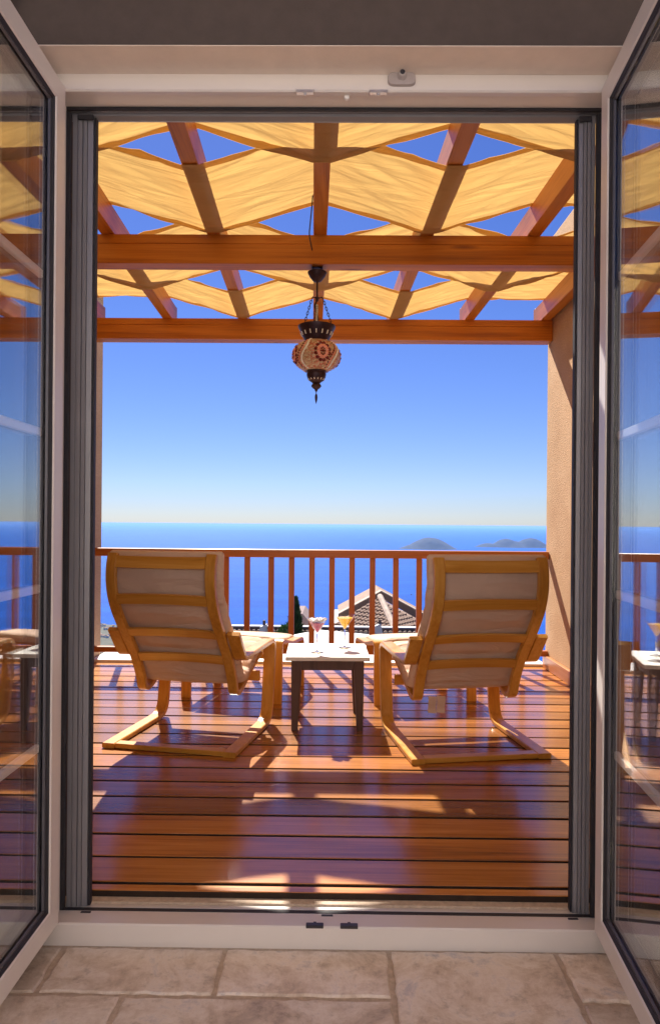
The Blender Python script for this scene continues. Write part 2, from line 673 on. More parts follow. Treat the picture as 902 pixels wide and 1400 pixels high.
def tile_piece(x0, x1, y0, y1, k):
    rnd = random.Random(k * 31 + 5)
    bm = bmesh.new()
    g = 0.006
    x0 += g
    x1 -= g
    y0 += g
    y1 -= g
    pts = []
    n = 16

    def edge(a, b, m):
        for i in range(m):
            t = i / m
            p = Vector(a).lerp(Vector(b), t)
            q = 0.0 if i == 0 else (rnd.random() - 0.5) * 0.007
            pts.append(p + Vector((q, (rnd.random() - 0.5) * 0.007 if i else 0, 0)))
    nx = max(4, int((x1 - x0) / 0.025))
    ny = max(4, int((y1 - y0) / 0.025))
    edge((x0, y0, 0), (x1, y0, 0), nx)
    edge((x1, y0, 0), (x1, y1, 0), ny)
    edge((x1, y1, 0), (x0, y1, 0), nx)
    edge((x0, y1, 0), (x0, y0, 0), ny)
    cx, cy = (x0 + x1) / 2, (y0 + y1) / 2
    top = [bm.verts.new((cx + (p.x - cx) * (1 - 0.008 / (x1 - x0)), cy + (p.y - cy) * (1 - 0.008 / (y1 - y0)), 0)) for p in pts]
    mid = [bm.verts.new((p.x, p.y, -0.003)) for p in pts]
    bot = [bm.verts.new((p.x, p.y, -0.012)) for p in pts]
    L = len(pts)
    for a, b in ((mid, top), (bot, mid)):
        for i in range(L):
            bm.faces.new((a[i], a[(i + 1) % L], b[(i + 1) % L], b[i]))
    bm.faces.new(top)
    dz = rnd.uniform(-0.0015, 0.0012)
    for v in bm.verts:
        v.co.x -= cx
        v.co.y -= cy
    me = finish(bm, 'tile')
    o = link('tile', me, M['tile'], floor, (cx, cy, FLOOR_Z + dz))
    return o


rects = [(-0.715, -0.288, 1.668, 1.855), (-0.285, 0.146, 1.666, 1.855), (0.149, 0.588, 1.41, 1.855), (0.591, 0.95, 1.662, 1.855),
         (-1.05, -0.718, 1.668, 1.855), (0.591, 0.95, 1.41, 1.659),
         (-0.95, -0.505, 1.43, 1.665), (-0.502, 0.146, 1.43, 1.665)]
y = 1.41
row = 0
while y > -1.2:
    h = (0.3, 0.42, 0.3)[row % 3]
    x = -2.0 + (row % 2) * 0.21
    while x < 1.9:
        w = random.choice((0.42, 0.62, 0.3))
        rects.append((x, x + w, y - h, y - 0.003))
        x += w + 0.003
    y -= h
    row += 1
for k, r_ in enumerate(rects):
    tile_piece(*r_, k)

# ------------------------------------------------------------------ door frame
frame = empty('door_frame', (0, 1.9, FLOOR_Z), 0, 'white plastic frame of the open balcony door', 'door frame')


def in_frame(name, me, m):
    return link(name, me, m, frame, (0, -1.9, -FLOOR_Z))


# sill: lip face, sloping top
in_frame('sill', extrude_me('sill', [(1.862, FLOOR_Z - 0.02), (1.862, -0.013), (1.866, -0.009), (1.880, -0.0105), (1.925, -0.016), (1.925, -0.021),
                                     (1.948, -0.022), (1.948, FLOOR_Z - 0.02)], 'x', DX0 + 0.003, DX1 - 0.003), M['pvc'])
in_frame('sill_seal', box_me('sill_seal', (DX0 + 0.02, 1.9485, -0.05), (DX1 - 0.02, 1.966, -0.0215), 0.002), M['gasket'])
in_frame('threshold', box_me('threshold', (DX0 + 0.02, 1.9665, -0.06), (DX1 - 0.02, 1.985, -0.022), 0.002), M['alu_light'])
in_frame('outer_threshold', box_me('outer_threshold', (DX0 + 0.003, 1.9855, -0.07), (DX1 - 0.003, 2.016, -0.017), 0.002), M['grout'])
# head
in_frame('head', extrude_me('head', [(1.862, 2.276), (1.862, 2.235), (1.866, 2.231), (1.884, 2.2325), (1.884, 2.238), (1.945, 2.238), (1.945, 2.276)], 'x',
                            DX0 + 0.003, DX1 - 0.003), M['pvc'])
in_frame('head_seal', box_me('head_seal', (DX0 + 0.02, 1.9455, 2.2305), (DX1 - 0.02, 1.956, 2.262), 0.002), M['gasket'])
in_frame('head_track', extrude_me('head_track', [(1.9605, 2.262), (1.9605, 2.238), (1.964, 2.2345), (1.972, 2.2345), (1.973, 2.228), (1.988, 2.2225), (1.994, 2.2225), (1.994, 2.262)],
                                  'x', DX0 + 0.02, DX1 - 0.02), M['alu'])
for s, xo in ((-1, DX0), (1, DX1)):
    # plastic jamb, seal and the ribbed screen channel
    xa = xo - s * 0.003
    lo, hi = sorted((xa, xa - s * 0.022))
    in_frame('jamb', box_me('jamb', (lo, 1.863, -0.05), (hi, 1.945, 2.2375), 0.002), M['pvc'])
    lo, hi = sorted((xa, xa - s * 0.033))
    in_frame('jamb_seal', box_me('jamb_seal', (lo, 1.9455, -0.021), (hi, 1.958, 2.2245), 0.001), M['gasket'])
    base = xo - s * 0.0365
    prof = [(0.0, 1.992), (0.0, 1.962), (0.012, 1.962), (0.012, 1.967), (0.017, 1.967), (0.017, 1.962), (0.027, 1.962), (0.027, 1.970),
            (0.030, 1.970), (0.030, 1.964), (0.040, 1.964), (0.040, 1.970), (0.042, 1.970), (0.042, 1.966), (0.056, 1.968), (0.056, 1.992)]
    kw = 0.78 if s > 0 else 1.0
    prof = [(base - s * u * kw, v) for u, v in prof]
    in_frame('screen_channel', extrude_me('screen_channel', prof, 'z', -0.021, 2.222), M['alu'])
    lo, hi = sorted((base - s * 0.0565 * kw, base - s * 0.0635 * kw))
    in_frame('brush_seal', box_me('brush_seal', (lo, 1.972, -0.021), (hi, 1.990, 2.222), 0.001), M['gasket'])
    lo, hi = sorted((base - s * 0.016 * kw, base - s * 0.060 * kw))
    in_frame('channel_cap', box_me('channel_cap', (lo, 1.955, 2.208), (hi, 1.9605, 2.222), 0.001), M['gasket'])


def P(px, py, Y):
    """point at depth Y seen at a pixel of the photograph"""
    dx, dy = px - 451, py - 717
    dx, dy = dx + 0.0085 * dy, dy - 0.0085 * dx
    return Vector(((dx - 9) / 950 * Y, Y, 1.07 - dy / 950 * Y))


# lock keeps, drain slots, button and sensor
for px in (430, 477):
    p = P(px, 1270, 1.86)
    bm = bmesh.new()
    add_box(bm, (p.x - 0.0235, 1.8605, -0.0135), (p.x + 0.0235, 1.876, -0.0045), 0.0015)
    add_box(bm, (p.x - 0.004, 1.876, -0.013), (p.x + 0.004, 1.883, -0.006), 0.001)
    in_frame('striker_plate', finish(bm, 'striker_plate', True), M['hardware'])
for px in (417, 517):
    p = P(px, 128, 1.862)
    bm = bmesh.new()
    add_box(bm, (p.x - 0.0245, 1.858, 2.226), (p.x + 0.0245, 1.872, 2.2345), 0.0015)
    add_box(bm, (p.x - 0.004, 1.862, 2.221), (p.x + 0.004, 1.868, 2.227), 0.001)
    in_frame('striker_plate', finish(bm, 'striker_plate', True), M['steel'])
for px, w in ((115, 0.014), (447, 0.016), (783, 0.014)):
    p = P(px, 1258, 1.93)
    in_frame('drain_slot', box_me('drain_slot', (p.x - w, 1.934, -0.0225), (p.x + w, 1.942, -0.0190), 0.001), M['black_plastic'])
p = P(474, 131, 1.872)
me = lathe_me('button', [(0, 0.004), (0.006, 0.004), (0.008, 0.0), (0.008, -0.003)], 16)
o = in_frame('button', me, M['pvc_white'])
o.location = (p.x, 1.885 - 1.9, 2.229 - FLOOR_Z)
o.rotation_euler = (R(90), 0, 0)

p = P(549, 108, 1.855)
sens = empty('door_sensor', (p.x, 1.862, p.z), 0, 'small rounded grey sensor with a knob above the doorway', 'sensor')
bm = bmesh.new()
prof = []
for k in range(24):
    a = 2 * math.pi * k / 24
    prof.append((math.copysign(abs(math.cos(a)) ** 0.45, math.cos(a)) * 0.036, math.copysign(abs(math.sin(a)) ** 0.6, math.sin(a)) * 0.0165))
f = [bm.verts.new((u, -0.009, v)) for u, v in prof]
g = [bm.verts.new((u * 1.04, -0.004, v * 1.08)) for u, v in prof]
h = [bm.verts.new((u * 1.04, 0.0, v * 1.08)) for u, v in prof]
for a, b in ((f, g), (g, h)):
    for k in range(24):
        bm.faces.new((a[k], a[(k + 1) % 24], b[(k + 1) % 24], b[k]))
bm.faces.new(f)
bm.faces.new(h)
link('sensor_plate', finish(bm, 'sensor_plate', True, 40), plain('grey_plastic', (0.42, 0.37, 0.37), 0.45), sens)
o = link('knob', lathe_me('knob', [(0, 0.018), (0.007, 0.018), (0.009, 0.015), (0.011, 0.0)], 18), plain('grey_knob', (0.5, 0.46, 0.46), 0.35), sens, (0, -0.008, 0.004))
o.rotation_euler = (R(90), 0, 0)
o = link('hole', lathe_me('hole', [(0, 0.0015), (0.0065, 0.0015), (0.0065, 0.0)], 14), M['black_plastic'], sens, (0, -0.0255, 0.006))
o.rotation_euler = (R(90), 0, 0)

# ------------------------------------------------------------------ glazed door leaves, open at right angles
LEAF_Z0, LEAF_Z1 = -0.022, 2.250
LEAF_W = 0.715


def bar_frame(prof, y0, y1, z0, z1, sx, ox):
    """mitred rectangular frame in the YZ plane; prof: (inset from the outer edge, depth away from the face)"""
    bm = bmesh.new()
    corners = [(y1, z0, -1, 1), (y1, z1, -1, -1), (y0, z1, 1, -1), (y0, z0, 1, 1)]
    rings = []
    for cy, cz, iy, iz in corners:
        rings.append([bm.verts.new((ox - sx * d, cy + iy * i, cz + iz * i)) for i, d in prof])
    n = len(prof)
    for a in range(4):
        b = (a + 1) % 4
        for k in range(n):
            bm.faces.new((rings[a][k], rings[a][(k + 1) % n], rings[b][(k + 1) % n], rings[b][k]))
    return finish(bm, 'frame', True, 16)


def door_leaf(ox, s, label, rz=0.0):
    """s = +1: the visible face looks to +x (left leaf); -1: right leaf"""
    t = empty('door_leaf', (ox, 1.866, FLOOR_Z), rz, label, 'glazed door', 'open balcony door leaves')
    y1 = 1.866
    y0 = y1 - LEAF_W
    off = (-ox, -1.866, -FLOOR_Z)

    def put(name, me, m):
        return link(name, me, m, t, off)
    put('sash_frame', bar_frame([(0.0, 0.070), (0.0, 0.026), (0.003, 0.020), (0.009, 0.014), (0.018, 0.008), (0.026, 0.0045), (0.027, 0.006), (0.029, 0.006), (0.030, 0.0), (0.082, 0.0),
                                 (0.085, 0.003), (0.085, 0.066), (0.080, 0.070)], y0, y1, LEAF_Z0, LEAF_Z1, s, ox), M['pvc'])
    i = 0.0853
    put('glazing_seal', bar_frame([(i, 0.004), (i + 0.006, 0.010), (i + 0.006, 0.062), (i, 0.066)], y0, y1, LEAF_Z0, LEAF_Z1, s, ox), M['gasket'])
    put('glazing_spacer', bar_frame([(i + 0.0062, 0.0225), (i + 0.016, 0.0225), (i + 0.016, 0.0375), (i + 0.0062, 0.0375)], y0, y1, LEAF_Z0, LEAF_Z1, s, ox), M['spacer'])
    put('glazing_bead', bar_frame([(i + 0.0062, 0.011), (i + 0.011, 0.011), (i + 0.014, 0.0165), (i + 0.0062, 0.0165)], y0, y1, LEAF_Z0, LEAF_Z1, s, ox), M['spacer'])
    for d in (0.0185, 0.038):
        a, b = sorted((ox - s * d, ox - s * (d + 0.004)))
        put('pane', box_me('pane', (a, y0 + i + 0.0065, LEAF_Z0 + i + 0.0065), (b, y1 - i - 0.0065, LEAF_Z1 - i - 0.0065)), M['pane'])
    for py in (372, 592, 810, 1032):
        z = 1.07 - (py - 717) / 950 * 1.74
        a, b = sorted((ox - s * 0.0235, ox - s * 0.0365))
        put('glazing_bar', box_me('glazing_bar', (a, y0 + i + 0.0165, z - 0.0105), (b, y1 - i - 0.0165, z + 0.0105), 0.002), M['pvc_white'])
    return t


door_leaf(-0.728, 1, 'left door leaf, glazed, reflecting the left armchair')
door_leaf(0.690, -1, 'right door leaf, glazed, reflecting the small table', R(-5.0))


def curtain(x0, x1, label):
    bm = bmesh.new()
    n = 90
    rows = 14
    g = []
    for j in range(rows + 1):
        z = 0.0 + 2.62 * j / rows
        rowv = []
        for i in range(n + 1):
            t = i / n
            amp = 0.022 * (1.1 - 0.35 * j / rows)
            yy = 1.69 + amp * math.sin(t * 34 + 0.6 * math.sin(t * 9) + 0.1 * j / rows) + 0.006 * math.sin(t * 90)
            rowv.append(bm.verts.new((x0 + (x1 - x0) * t, yy, z)))
        g.append(rowv)
    for j in range(rows):
        for i in range(n):
            bm.faces.new((g[j][i], g[j][i + 1], g[j + 1][i + 1], g[j + 1][i]))
    o = link('curtain', finish(bm, 'curtain', True, 80), M['curtain'])
    return tag(o, label, 'curtain', 'curtains beside the balcony door')


curtain(-1.35, -0.83, 'olive brown curtain gathered behind the left door leaf')
curtain(0.80, 1.30, 'olive brown curtain gathered behind the right door leaf')

# room: ceiling and side walls (seen only from other places, and as dark surroundings in the glass)
bm = bmesh.new()
add_box(bm, (-3.2, 0.75, 2.80), (3.2, 1.748, 2.95))  # stops short so the sun can reach the added wall behind the viewer
tag(link('ceiling', finish(bm, 'ceiling'), M['soffit']), 'pale plaster ceiling of the room', kind='structure')
bm = bmesh.new()
add_box(bm, (-3.4, -1.5, FLOOR_Z - 0.2), (-3.21, 1.748, 2.795))
tag(link('side_wall', finish(bm, 'side_wall'), M['soffit']), 'pale plaster wall on the left of the room', 'wall')
bm = bmesh.new()
add_box(bm, (3.21, -1.5, FLOOR_Z - 0.2), (3.4, 1.748, 2.795))
tag(link('side_wall', finish(bm, 'side_wall'), M['soffit']), 'pale plaster wall on the right of the room', 'wall')
bm = bmesh.new()
add_box(bm, (-3.4, -1.75, FLOOR_Z - 0.2), (3.4, -1.505, 2.795))  # unseen wall added as a reflector, throws sunlight onto the door frame
tag(link('bounce_wall', finish(bm, 'bounce_wall'), M['bounce_white']), 'unseen white wall added behind the viewer to bounce sunlight', 'wall')

# ------------------------------------------------------------------ terrace deck and walls
WL, WR = -1.87, 1.60
Y_COP = 5.30
bm = bmesh.new()
add_box(bm, (WL, 2.06, -0.3), (WR, 5.6, -0.06))
deck = tag(link('deck', finish(bm, 'deck'), plain('deck_underside', (0.02, 0.012, 0.01), 0.9)),
           'red-brown timber deck of the terrace', kind='structure')
bmp = bmesh.new()
add_box(bmp, (WL + 0.004, 0.0, -0.024), (WR - 0.004, 0.147, 0.0), 0.002, 1)
plank_me = finish(bmp, 'plank')
yk = 2.062 + 0.0055 - 0.163
M['deck_edge'] = plain('board_gap_shade', (0.030, 0.016, 0.010), 0.9, 0, 0.2, 30)  # board sides coloured near black to stand in for shade in the gaps


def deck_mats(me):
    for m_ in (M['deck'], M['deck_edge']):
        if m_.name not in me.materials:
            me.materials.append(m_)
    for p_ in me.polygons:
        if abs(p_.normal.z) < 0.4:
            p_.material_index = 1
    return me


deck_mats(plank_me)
while yk + 0.15 < Y_COP:
    if yk < 1.99:
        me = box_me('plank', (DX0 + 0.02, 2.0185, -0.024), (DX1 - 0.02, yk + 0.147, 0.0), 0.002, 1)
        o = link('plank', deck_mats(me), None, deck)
    else:
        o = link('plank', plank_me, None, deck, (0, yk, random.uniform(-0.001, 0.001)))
    yk += 0.163
if Y_COP - yk > 0.02:
    link('plank', box_me('plank', (WL + 0.004, yk, -0.024), (WR - 0.004, Y_COP - 0.008, 0.0), 0.002, 1), M['deck'], deck)
link('coping', box_me('coping', (WL + 0.003, Y_COP, -0.06), (WR - 0.003, 5.62, 0.022), 0.006, 2), M['white'], deck)


def terrace_wall(x0, x1, y1, label):
    bm = bmesh.new()
    add_box(bm, (x0, 2.062, -3.4), (x1, y1, 3.25), 0.012, 2)
    o = link('terrace_wall', finish(bm, 'terrace_wall', True, 50), M['stucco'])
    return tag(o, label, 'wall')


wl = terrace_wall(WL - 0.28, WL, 5.53, 'orange stucco wall along the left side of the terrace')
wr = terrace_wall(WR, WR + 0.28, 5.335, 'orange stucco wall along the right side of the terrace')
M['skirt'] = wood('skirting_wood', (0.30, 0.09, 0.025), (0.46, 0.17, 0.05), (0.55, 0.24, 0.09), 'y', 0.35, 0.6)
link('skirting_board', box_me('skirting_board', (WL + 0.001, 2.065, 0.001), (WL + 0.03, Y_COP - 0.004, 0.095), 0.004, 2), M['skirt'], wl)
link('skirting_board', box_me('skirting_board', (WR - 0.03, 2.065, 0.001), (WR - 0.001, Y_COP - 0.004, 0.095), 0.004, 2), M['skirt'], wr)

# ------------------------------------------------------------------ railing
RY = 5.235
rl = empty('railing', (0, RY, 0.0), 0, 'red-brown timber railing with square balusters above the sea', 'railing')


def in_rail(name, me, m):
    return link(name, me, m, rl, (0, -RY, 0))


in_rail('top_rail', box_me('top_rail', (WL + 0.002, RY, 0.817), (WR - 0.002, RY + 0.072, 0.878), 0.008, 2), M['rail'])
in_rail('bottom_rail', box_me('bottom_rail', (WL + 0.002, RY + 0.010, 0.088), (WR - 0.002, RY + 0.056, 0.130), 0.005, 2), M['rail'])
for px in (163, 192, 221, 250, 279, 308, 337, 370, 398, 426, 453.5, 481, 509, 541, 573, 602, 630, 658, 686, 715):
    x = P(px, 810, RY).x
    in_rail('baluster', box_me('baluster', (x - 0.021, RY + 0.014, 0.1305), (x + 0.021, RY + 0.054, 0.8165), 0.004, 1), M['rail_z'])

# ------------------------------------------------------------------ pergola
RZ0, RZ1 = 2.608, 2.743
B1, B2 = 3.69, 5.20
pg = empty('pergola', (0, 4.0, 0), 0, 'orange-brown timber pergola of two beams and seven rafters', 'pergola')


def beam_prof(y0, y1):
    z1, zg, z0 = RZ0, RZ0 - 0.050, RZ0 - 0.155
    return [(y0 + 0.004, z0), (y1 - 0.004, z0), (y1, z0 + 0.004), (y1, z1), (y0 + 0.003, z1), (y0 + 0.003, zg + 0.003), (y0 + 0.006, zg + 0.001),
            (y0, zg - 0.002), (y0, z0 + 0.004)]


link('beam', extrude_me('beam', beam_prof(B1, B1 + 0.10), 'x', WL + 0.002, WR - 0.002), M['pine'], pg, (0, -4.0, 0))
link('beam', extrude_me('beam', beam_prof(B2, B2 + 0.12), 'x', WL + 0.002, WR - 0.004), M['pine'], pg, (0, -4.0, 0))


def rx(k, y):
    return -0.10 + 0.566 * k - 0.034 * ((y if abs(k) < 3 else 5.2) - 3.69)


for k in range(-3, 4):
    bm = bmesh.new()
    w = 0.036
    ya, yb = 2.07, 5.40
    xa, xb = rx(k, ya), rx(k, yb)
    vs = []
    for (x, y, zc) in ((xa, ya, RZ0), (xb, yb, RZ0 + 0.03)):
        vs.append([bm.verts.new(q) for q in ((x - w, y, RZ0 + 0.0005 if y == ya else zc), (x + w, y, RZ0 + 0.0005 if y == ya else zc),
                                             (x + w, y, RZ1), (x - w, y, RZ1))])
    mid = [bm.verts.new(q) for q in ((xb - w + 0.001, yb - 0.04, RZ0 + 0.0005), (xb + w + 0.001, yb - 0.04, RZ0 + 0.0005),
                                     (xb + w + 0.001, yb - 0.04, RZ1), (xb - w + 0.001, yb - 0.04, RZ1))]
    for a, b in ((vs[0], mid), (mid, vs[1])):
        for j in range(4):
            bm.faces.new((a[j], a[(j + 1) % 4], b[(j + 1) % 4], b[j]))
    bm.faces.new(vs[0][::-1])
    bm.faces.new(vs[1])
    es = [e for e in bm.edges if e.calc_length() > 1]
    bmesh.ops.bevel(bm, geom=es, offset=0.003, segments=1, affect='EDGES')
    link('rafter', finish(bm, 'rafter'), M['pine_y'], pg, (0, -4.0, 0))
link('wall_plate', box_me('wall_plate', (WL + 0.002, 2.063, RZ0 - 0.14), (WR - 0.002, 2.12, RZ0 - 0.0005), 0.003), M['pine'], pg, (0, -4.0, 0))

# woven canopy strips
STRIPS = [(2.075, 2.235), (2.262, 2.945), (2.965, 3.655), (3.755, 4.556), (4.562, 5.165)]
SL = ['narrow cream canopy cloth against the house wall', 'cream canopy cloth nearest the door, over the first rafter gaps',
      'cream canopy cloth just in front of the near beam', 'cream canopy cloth just beyond the near beam, above the lantern',
      'cream canopy cloth farthest out, beside the far beam']


def canopy_z(s, x, y):
    ks = [rx(k, y) for k in range(-3, 4)]
    hs_ = []
    for k in range(-3, 4):
        over = abs(k) == 3 or (s + k) % 2 == 0
        hs_.append(RZ1 + 0.004 if over else RZ0 - 0.004)
    w = 0.040
    if x <= ks[0]:
        return hs_[0]
    for i in range(6):
        if x <= ks[i + 1]:
            a, b = ks[i] + w, ks[i + 1] - w
            t = max(0, min(1, (x - a) / (b - a)))
            sag = -0.003 * math.sin(math.pi * t)
            return hs_[i] + (hs_[i + 1] - hs_[i]) * t + sag
    return hs_[6]


def canopy_strip(s):
    y0, y1 = STRIPS[s]
    xs = []
    for i in range(6):
        a, b = -3 + i, -2 + i
        xs += [('r', a, -0.040), ('r', a, 0.040)]
        for t in range(1, 14):
            xs.append(('t', a, t / 14))
    xs += [('r', 3, -0.040), ('r', 3, 0.040)]
    if s == 0:
        ny = 6
    else:
        ny = 44

    def px_(c, y):
        if c[0] == 'r':
            return rx(c[1], y) + c[2]
        return rx(c[1], y) + 0.040 + (0.566 - 0.080) * c[2]

    def make(name, ya, yb, nyy, dz, lift):
        bm = bmesh.new()
        g = []
        for j in range(nyy + 1):
            y = ya + (yb - ya) * j / nyy
            rowv = []
            for c in xs:
                x = px_(c, y)
                z = canopy_z(s, x, y) + dz
                if c[0] == 't':
                    env = math.sin(math.pi * c[2])
                    q = Vector((x * 1.3 + y * 0.9 * (1 if c[1] % 2 else -1) + s * 7, y * 11.0, s * 3.1))
                    sl = 0.55 if (c[1] + s) % 2 else -0.55
                    f1 = 1 - abs(noise.noise(Vector((x * 1.1 + s * 3, (y + sl * x) * 6.5, s * 5.3)))) * 2
                    f2 = 1 - abs(noise.noise(Vector((x * 2.0 + s, (y + 0.6 * sl * x) * 15, s * 2.3)))) * 2
                    z += env * (0.011 * max(0, f1) ** 3 + 0.006 * max(0, f2) ** 3)
                    z += env * (0.010 * noise.noise(q) + 0.008 * noise.noise(q * 2.3) + 0.004 * noise.noise(q * 5))
                yy = y + 0.004 * noise.noise(Vector((x * 3, s * 5.0 + (0 if y < (y0 + y1) / 2 else 9), 0)))
                rowv.append(bm.verts.new((x, yy, z)))
            g.append(rowv)
        for j in range(nyy):
            for i in range(len(xs) - 1):
                bm.faces.new((g[j][i], g[j][i + 1], g[j + 1][i + 1], g[j + 1][i]))
        return finish(bm, name, True, 80)
    o = link('canopy_cloth', make('canopy_cloth', y0, y1, ny, 0, 0), M['canopy'])
    tag(o, SL[s], 'canopy cloth', 'canopy cloths woven between the rafters')
    for a, b in ((y0, y0 + 0.044), (y1 - 0.044, y1)):
        link('hem', make('hem', a, b, 1, -0.0018, 0), M['canopy'], o)


for s in range(5):
    canopy_strip(s)

# loose cable along the middle rafter
pts = [P(px, py, 3.55) for px, py in ((431, 246), (428, 262), (426, 285), (424, 305), (423, 322))]
pts = [Vector((p.x, p.y, p.z)) for p in pts]
cb = link('cable', tube_me('cable', smooth_path([pts[0] + Vector((0.02, -0.05, 0.01))] + pts + [pts[-1] + Vector((0.01, 0.16, -0.02))]), 0.0035, 6), M['black_plastic'])
tag(cb, 'thin black cable dangling beside the middle rafter', 'cable')

# ------------------------------------------------------------------ mosaic lantern
LX, LY = P(433, 440, 3.745).x, 3.745


def lz(py):
    return P(433, py, LY).z


def mosaic():
    m, nt, b = new_mat('mosaic_glass')
    tc = N(nt, 'ShaderNodeTexCoord')
    vo = N(nt, 'ShaderNodeTexVoronoi')
    vo.inputs['Scale'].default_value = 95
    nt.links.new(tc.outputs['Object'], vo.inputs['Vector'])
    # tesserae: mixed beige, amber, rust
    hsv = N(nt, 'ShaderNodeSeparateColor')
    nt.links.new(vo.outputs['Color'], hsv.inputs[0])
    c = ramp(nt, [(0.0, (0.70, 0.22, 0.14)), (0.22, (0.85, 0.50, 0.34)), (0.4, (0.90, 0.76, 0.55)), (0.7, (0.92, 0.82, 0.62)), (0.9, (0.80, 0.40, 0.28))], hsv.outputs[0])
    # grout between
    vd = N(nt, 'ShaderNodeTexVoronoi', feature='DISTANCE_TO_EDGE')
    vd.inputs['Scale'].default_value = 95
    nt.links.new(tc.outputs['Object'], vd.inputs['Vector'])
    g = ramp(nt, [(0.02, (0.45, 0.40, 0.32)), (0.09, (1, 1, 1))], vd.outputs[0])
    mx = N(nt, 'ShaderNodeMix', data_type='RGBA', blend_type='MULTIPLY')
    mx.inputs[0].default_value = 0.8
    nt.links.new(c, mx.inputs[6])
    nt.links.new(g, mx.inputs[7])
    nt.links.new(mx.outputs[2], b.inputs['Base Color'])
    b.inputs['Roughness'].default_value = 0.22
    tr = N(nt, 'ShaderNodeBsdfTranslucent')
    nt.links.new(mx.outputs[2], tr.inputs[0])
    ms = N(nt, 'ShaderNodeMixShader')
    ms.inputs[0].default_value = 0.45
    nt.links.new(b.outputs[0], ms.inputs[1])
    nt.links.new(tr.outputs[0], ms.inputs[2])
    nt.links.new(ms.outputs[0], nt.nodes['Material Output'].inputs[0])
    add_bump(nt, b, vd.outputs[0], 0.5, 0.002)
    return m


M['mosaic'] = mosaic()
M['bronze'] = plain('dark_bronze', (0.055, 0.035, 0.05), 0.42, 0.6, 0.15, 60, 0.15)
M['bead_dark'] = plain('dark_red_bead', (0.16, 0.010, 0.015), 0.15)
M['bead_pale'] = plain('pale_pink_bead', (0.90, 0.38, 0.30), 0.2)
M['bead_white'] = plain('white_bead', (0.92, 0.90, 0.84), 0.25)

lamp = empty('lantern', (LX, LY, RZ0 - 0.155), 0, 'round mosaic glass lantern hanging from the near beam', 'lantern')
top_z = RZ0 - 0.155


def in_lamp(name, me, m):
    return link(name, me, m, lamp, (0, 0, -top_z))


bm = bmesh.new()
add_box(bm, (-0.03, -0.02, top_z - 0.006), (0.03, 0.02, top_z - 0.0005), 0.002)
for sx in (-0.022, 0.022):
    add_tube(bm, [(sx, 0, top_z - 0.005), (sx, 0, lz(374))], 0.004, 6)
in_lamp('hook_plate', finish(bm, 'hook_plate', True), M['bronze'])
in_lamp('canopy_cup', lathe_me('canopy_cup', [(0, lz(372) + .004), (0.046, lz(372) + .002), (0.052, lz(372.5)), (0.05, lz(374.5)), (0.047, lz(375.5)), (0.043, lz(378)), (0.036, lz(380)),
                                              (0.024, lz(384)), (0.013, lz(385.5)), (0, lz(386))], 28), M['bronze'])
in_lamp('rod', tube_me('rod', [(0, 0, lz(384)), (0, 0, lz(410))], 0.0055, 8), M['bronze'])
# chain ring + three chains of links
bm = bmesh.new()
for a in range(3):
    an = R(90 + 120 * a + 12)
    add_tube(bm, [(0, 0, lz(408)), (0.028 * math.cos(an), 0.028 * math.sin(an), lz(408) + 0.003), (0.034 * math.cos(an), 0.034 * math.sin(an), lz(409.5))], 0.0035, 6)
add_tube(bm, [(0, 0, lz(406.5)), (0, 0, lz(412))], [0.012, 0.007], 10)
in_lamp('spider', finish(bm, 'spider', True), M['bronze'])


def chain(a0, a1):
    bm = bmesh.new()
    d = a1 - a0
    L = d.length
    n = int(L / 0.017)
    t = d.normalized()
    u = t.cross(Vector((0, 1, 0.2))).normalized()
    w = t.cross(u)
    for i in range(n):
        c = a0 + d * ((i + 0.5) / n)
        side = u if i % 2 else w
        ring = [c + t * (0.012 * math.cos(q)) + side * (0.0055 * math.sin(q)) for q in (2 * math.pi * k / 8 for k in range(9))]
        add_tube(bm, ring, 0.0018, 5, cap=False)
    return finish(bm, 'chain', True, 80)


for a in range(3):
    an = R(90 + 120 * a + 12)
    in_lamp('chain', chain(Vector((0.034 * math.cos(an), 0.034 * math.sin(an), lz(409))),
                           Vector((0.085 * math.cos(an), 0.085 * math.sin(an), lz(446)))), M['bronze'])
in_lamp('wire', tube_me('wire', smooth_path([(0, 0, lz(411)), (-0.012, 0, lz(418)), (-0.004, 0, lz(426)), (0.006, 0, lz(436)), (0.002, 0, lz(448))], 6), 0.0045, 6), M['bronze'])
crown = in_lamp('crown', lathe_me('crown', [(0.06, lz(450)), (0.094, lz(446)), (0.101, lz(446.3)), (0.1, lz(448)), (0.092, lz(452)), (0.078, lz(459)), (0.068, lz(464)), (0.057, lz(467.5)), (0.05, lz(467.5)),
                                            (0.06, lz(463)), (0.085, lz(451)), (0.06, lz(450.2))], 36, sharp=30), M['bronze'])
for k in range(16):
    a = 2 * math.pi * k / 16
    q = 0.0035
    o = link('pierced_slot', tube_me('pierced_slot', [(0.0875 * math.cos(a), 0.0875 * math.sin(a), lz(455)), (0.078 * math.cos(a), 0.078 * math.sin(a), lz(460))], q, 6), M['bead_white'], crown)
gz0, gz1 = lz(507.5), lz(466.5)
gc, gh = (gz0 + gz1) / 2, (gz1 - gz0) / 2
gprof = []
for k in range(25):
    a = math.pi * (0.13 + 0.74 * k / 24)
    gprof.append((0.128 * math.sin(a) ** 0.85, gc + gh * math.cos(a) / math.cos(math.pi * 0.13)))
globe = in_lamp('globe', lathe_me('globe', gprof, 48), M['mosaic'])


def globe_pt(az, t, lift=0.0):
    """az in radians from facing the viewer, t in -1..1 up"""
    a = math.acos(max(-1, min(1, t * math.cos(math.pi * 0.13))))
    r = 0.128 * math.sin(a) ** 0.85 + lift
    return Vector((r * math.sin(az), -r * math.cos(az), gc + gh * t))


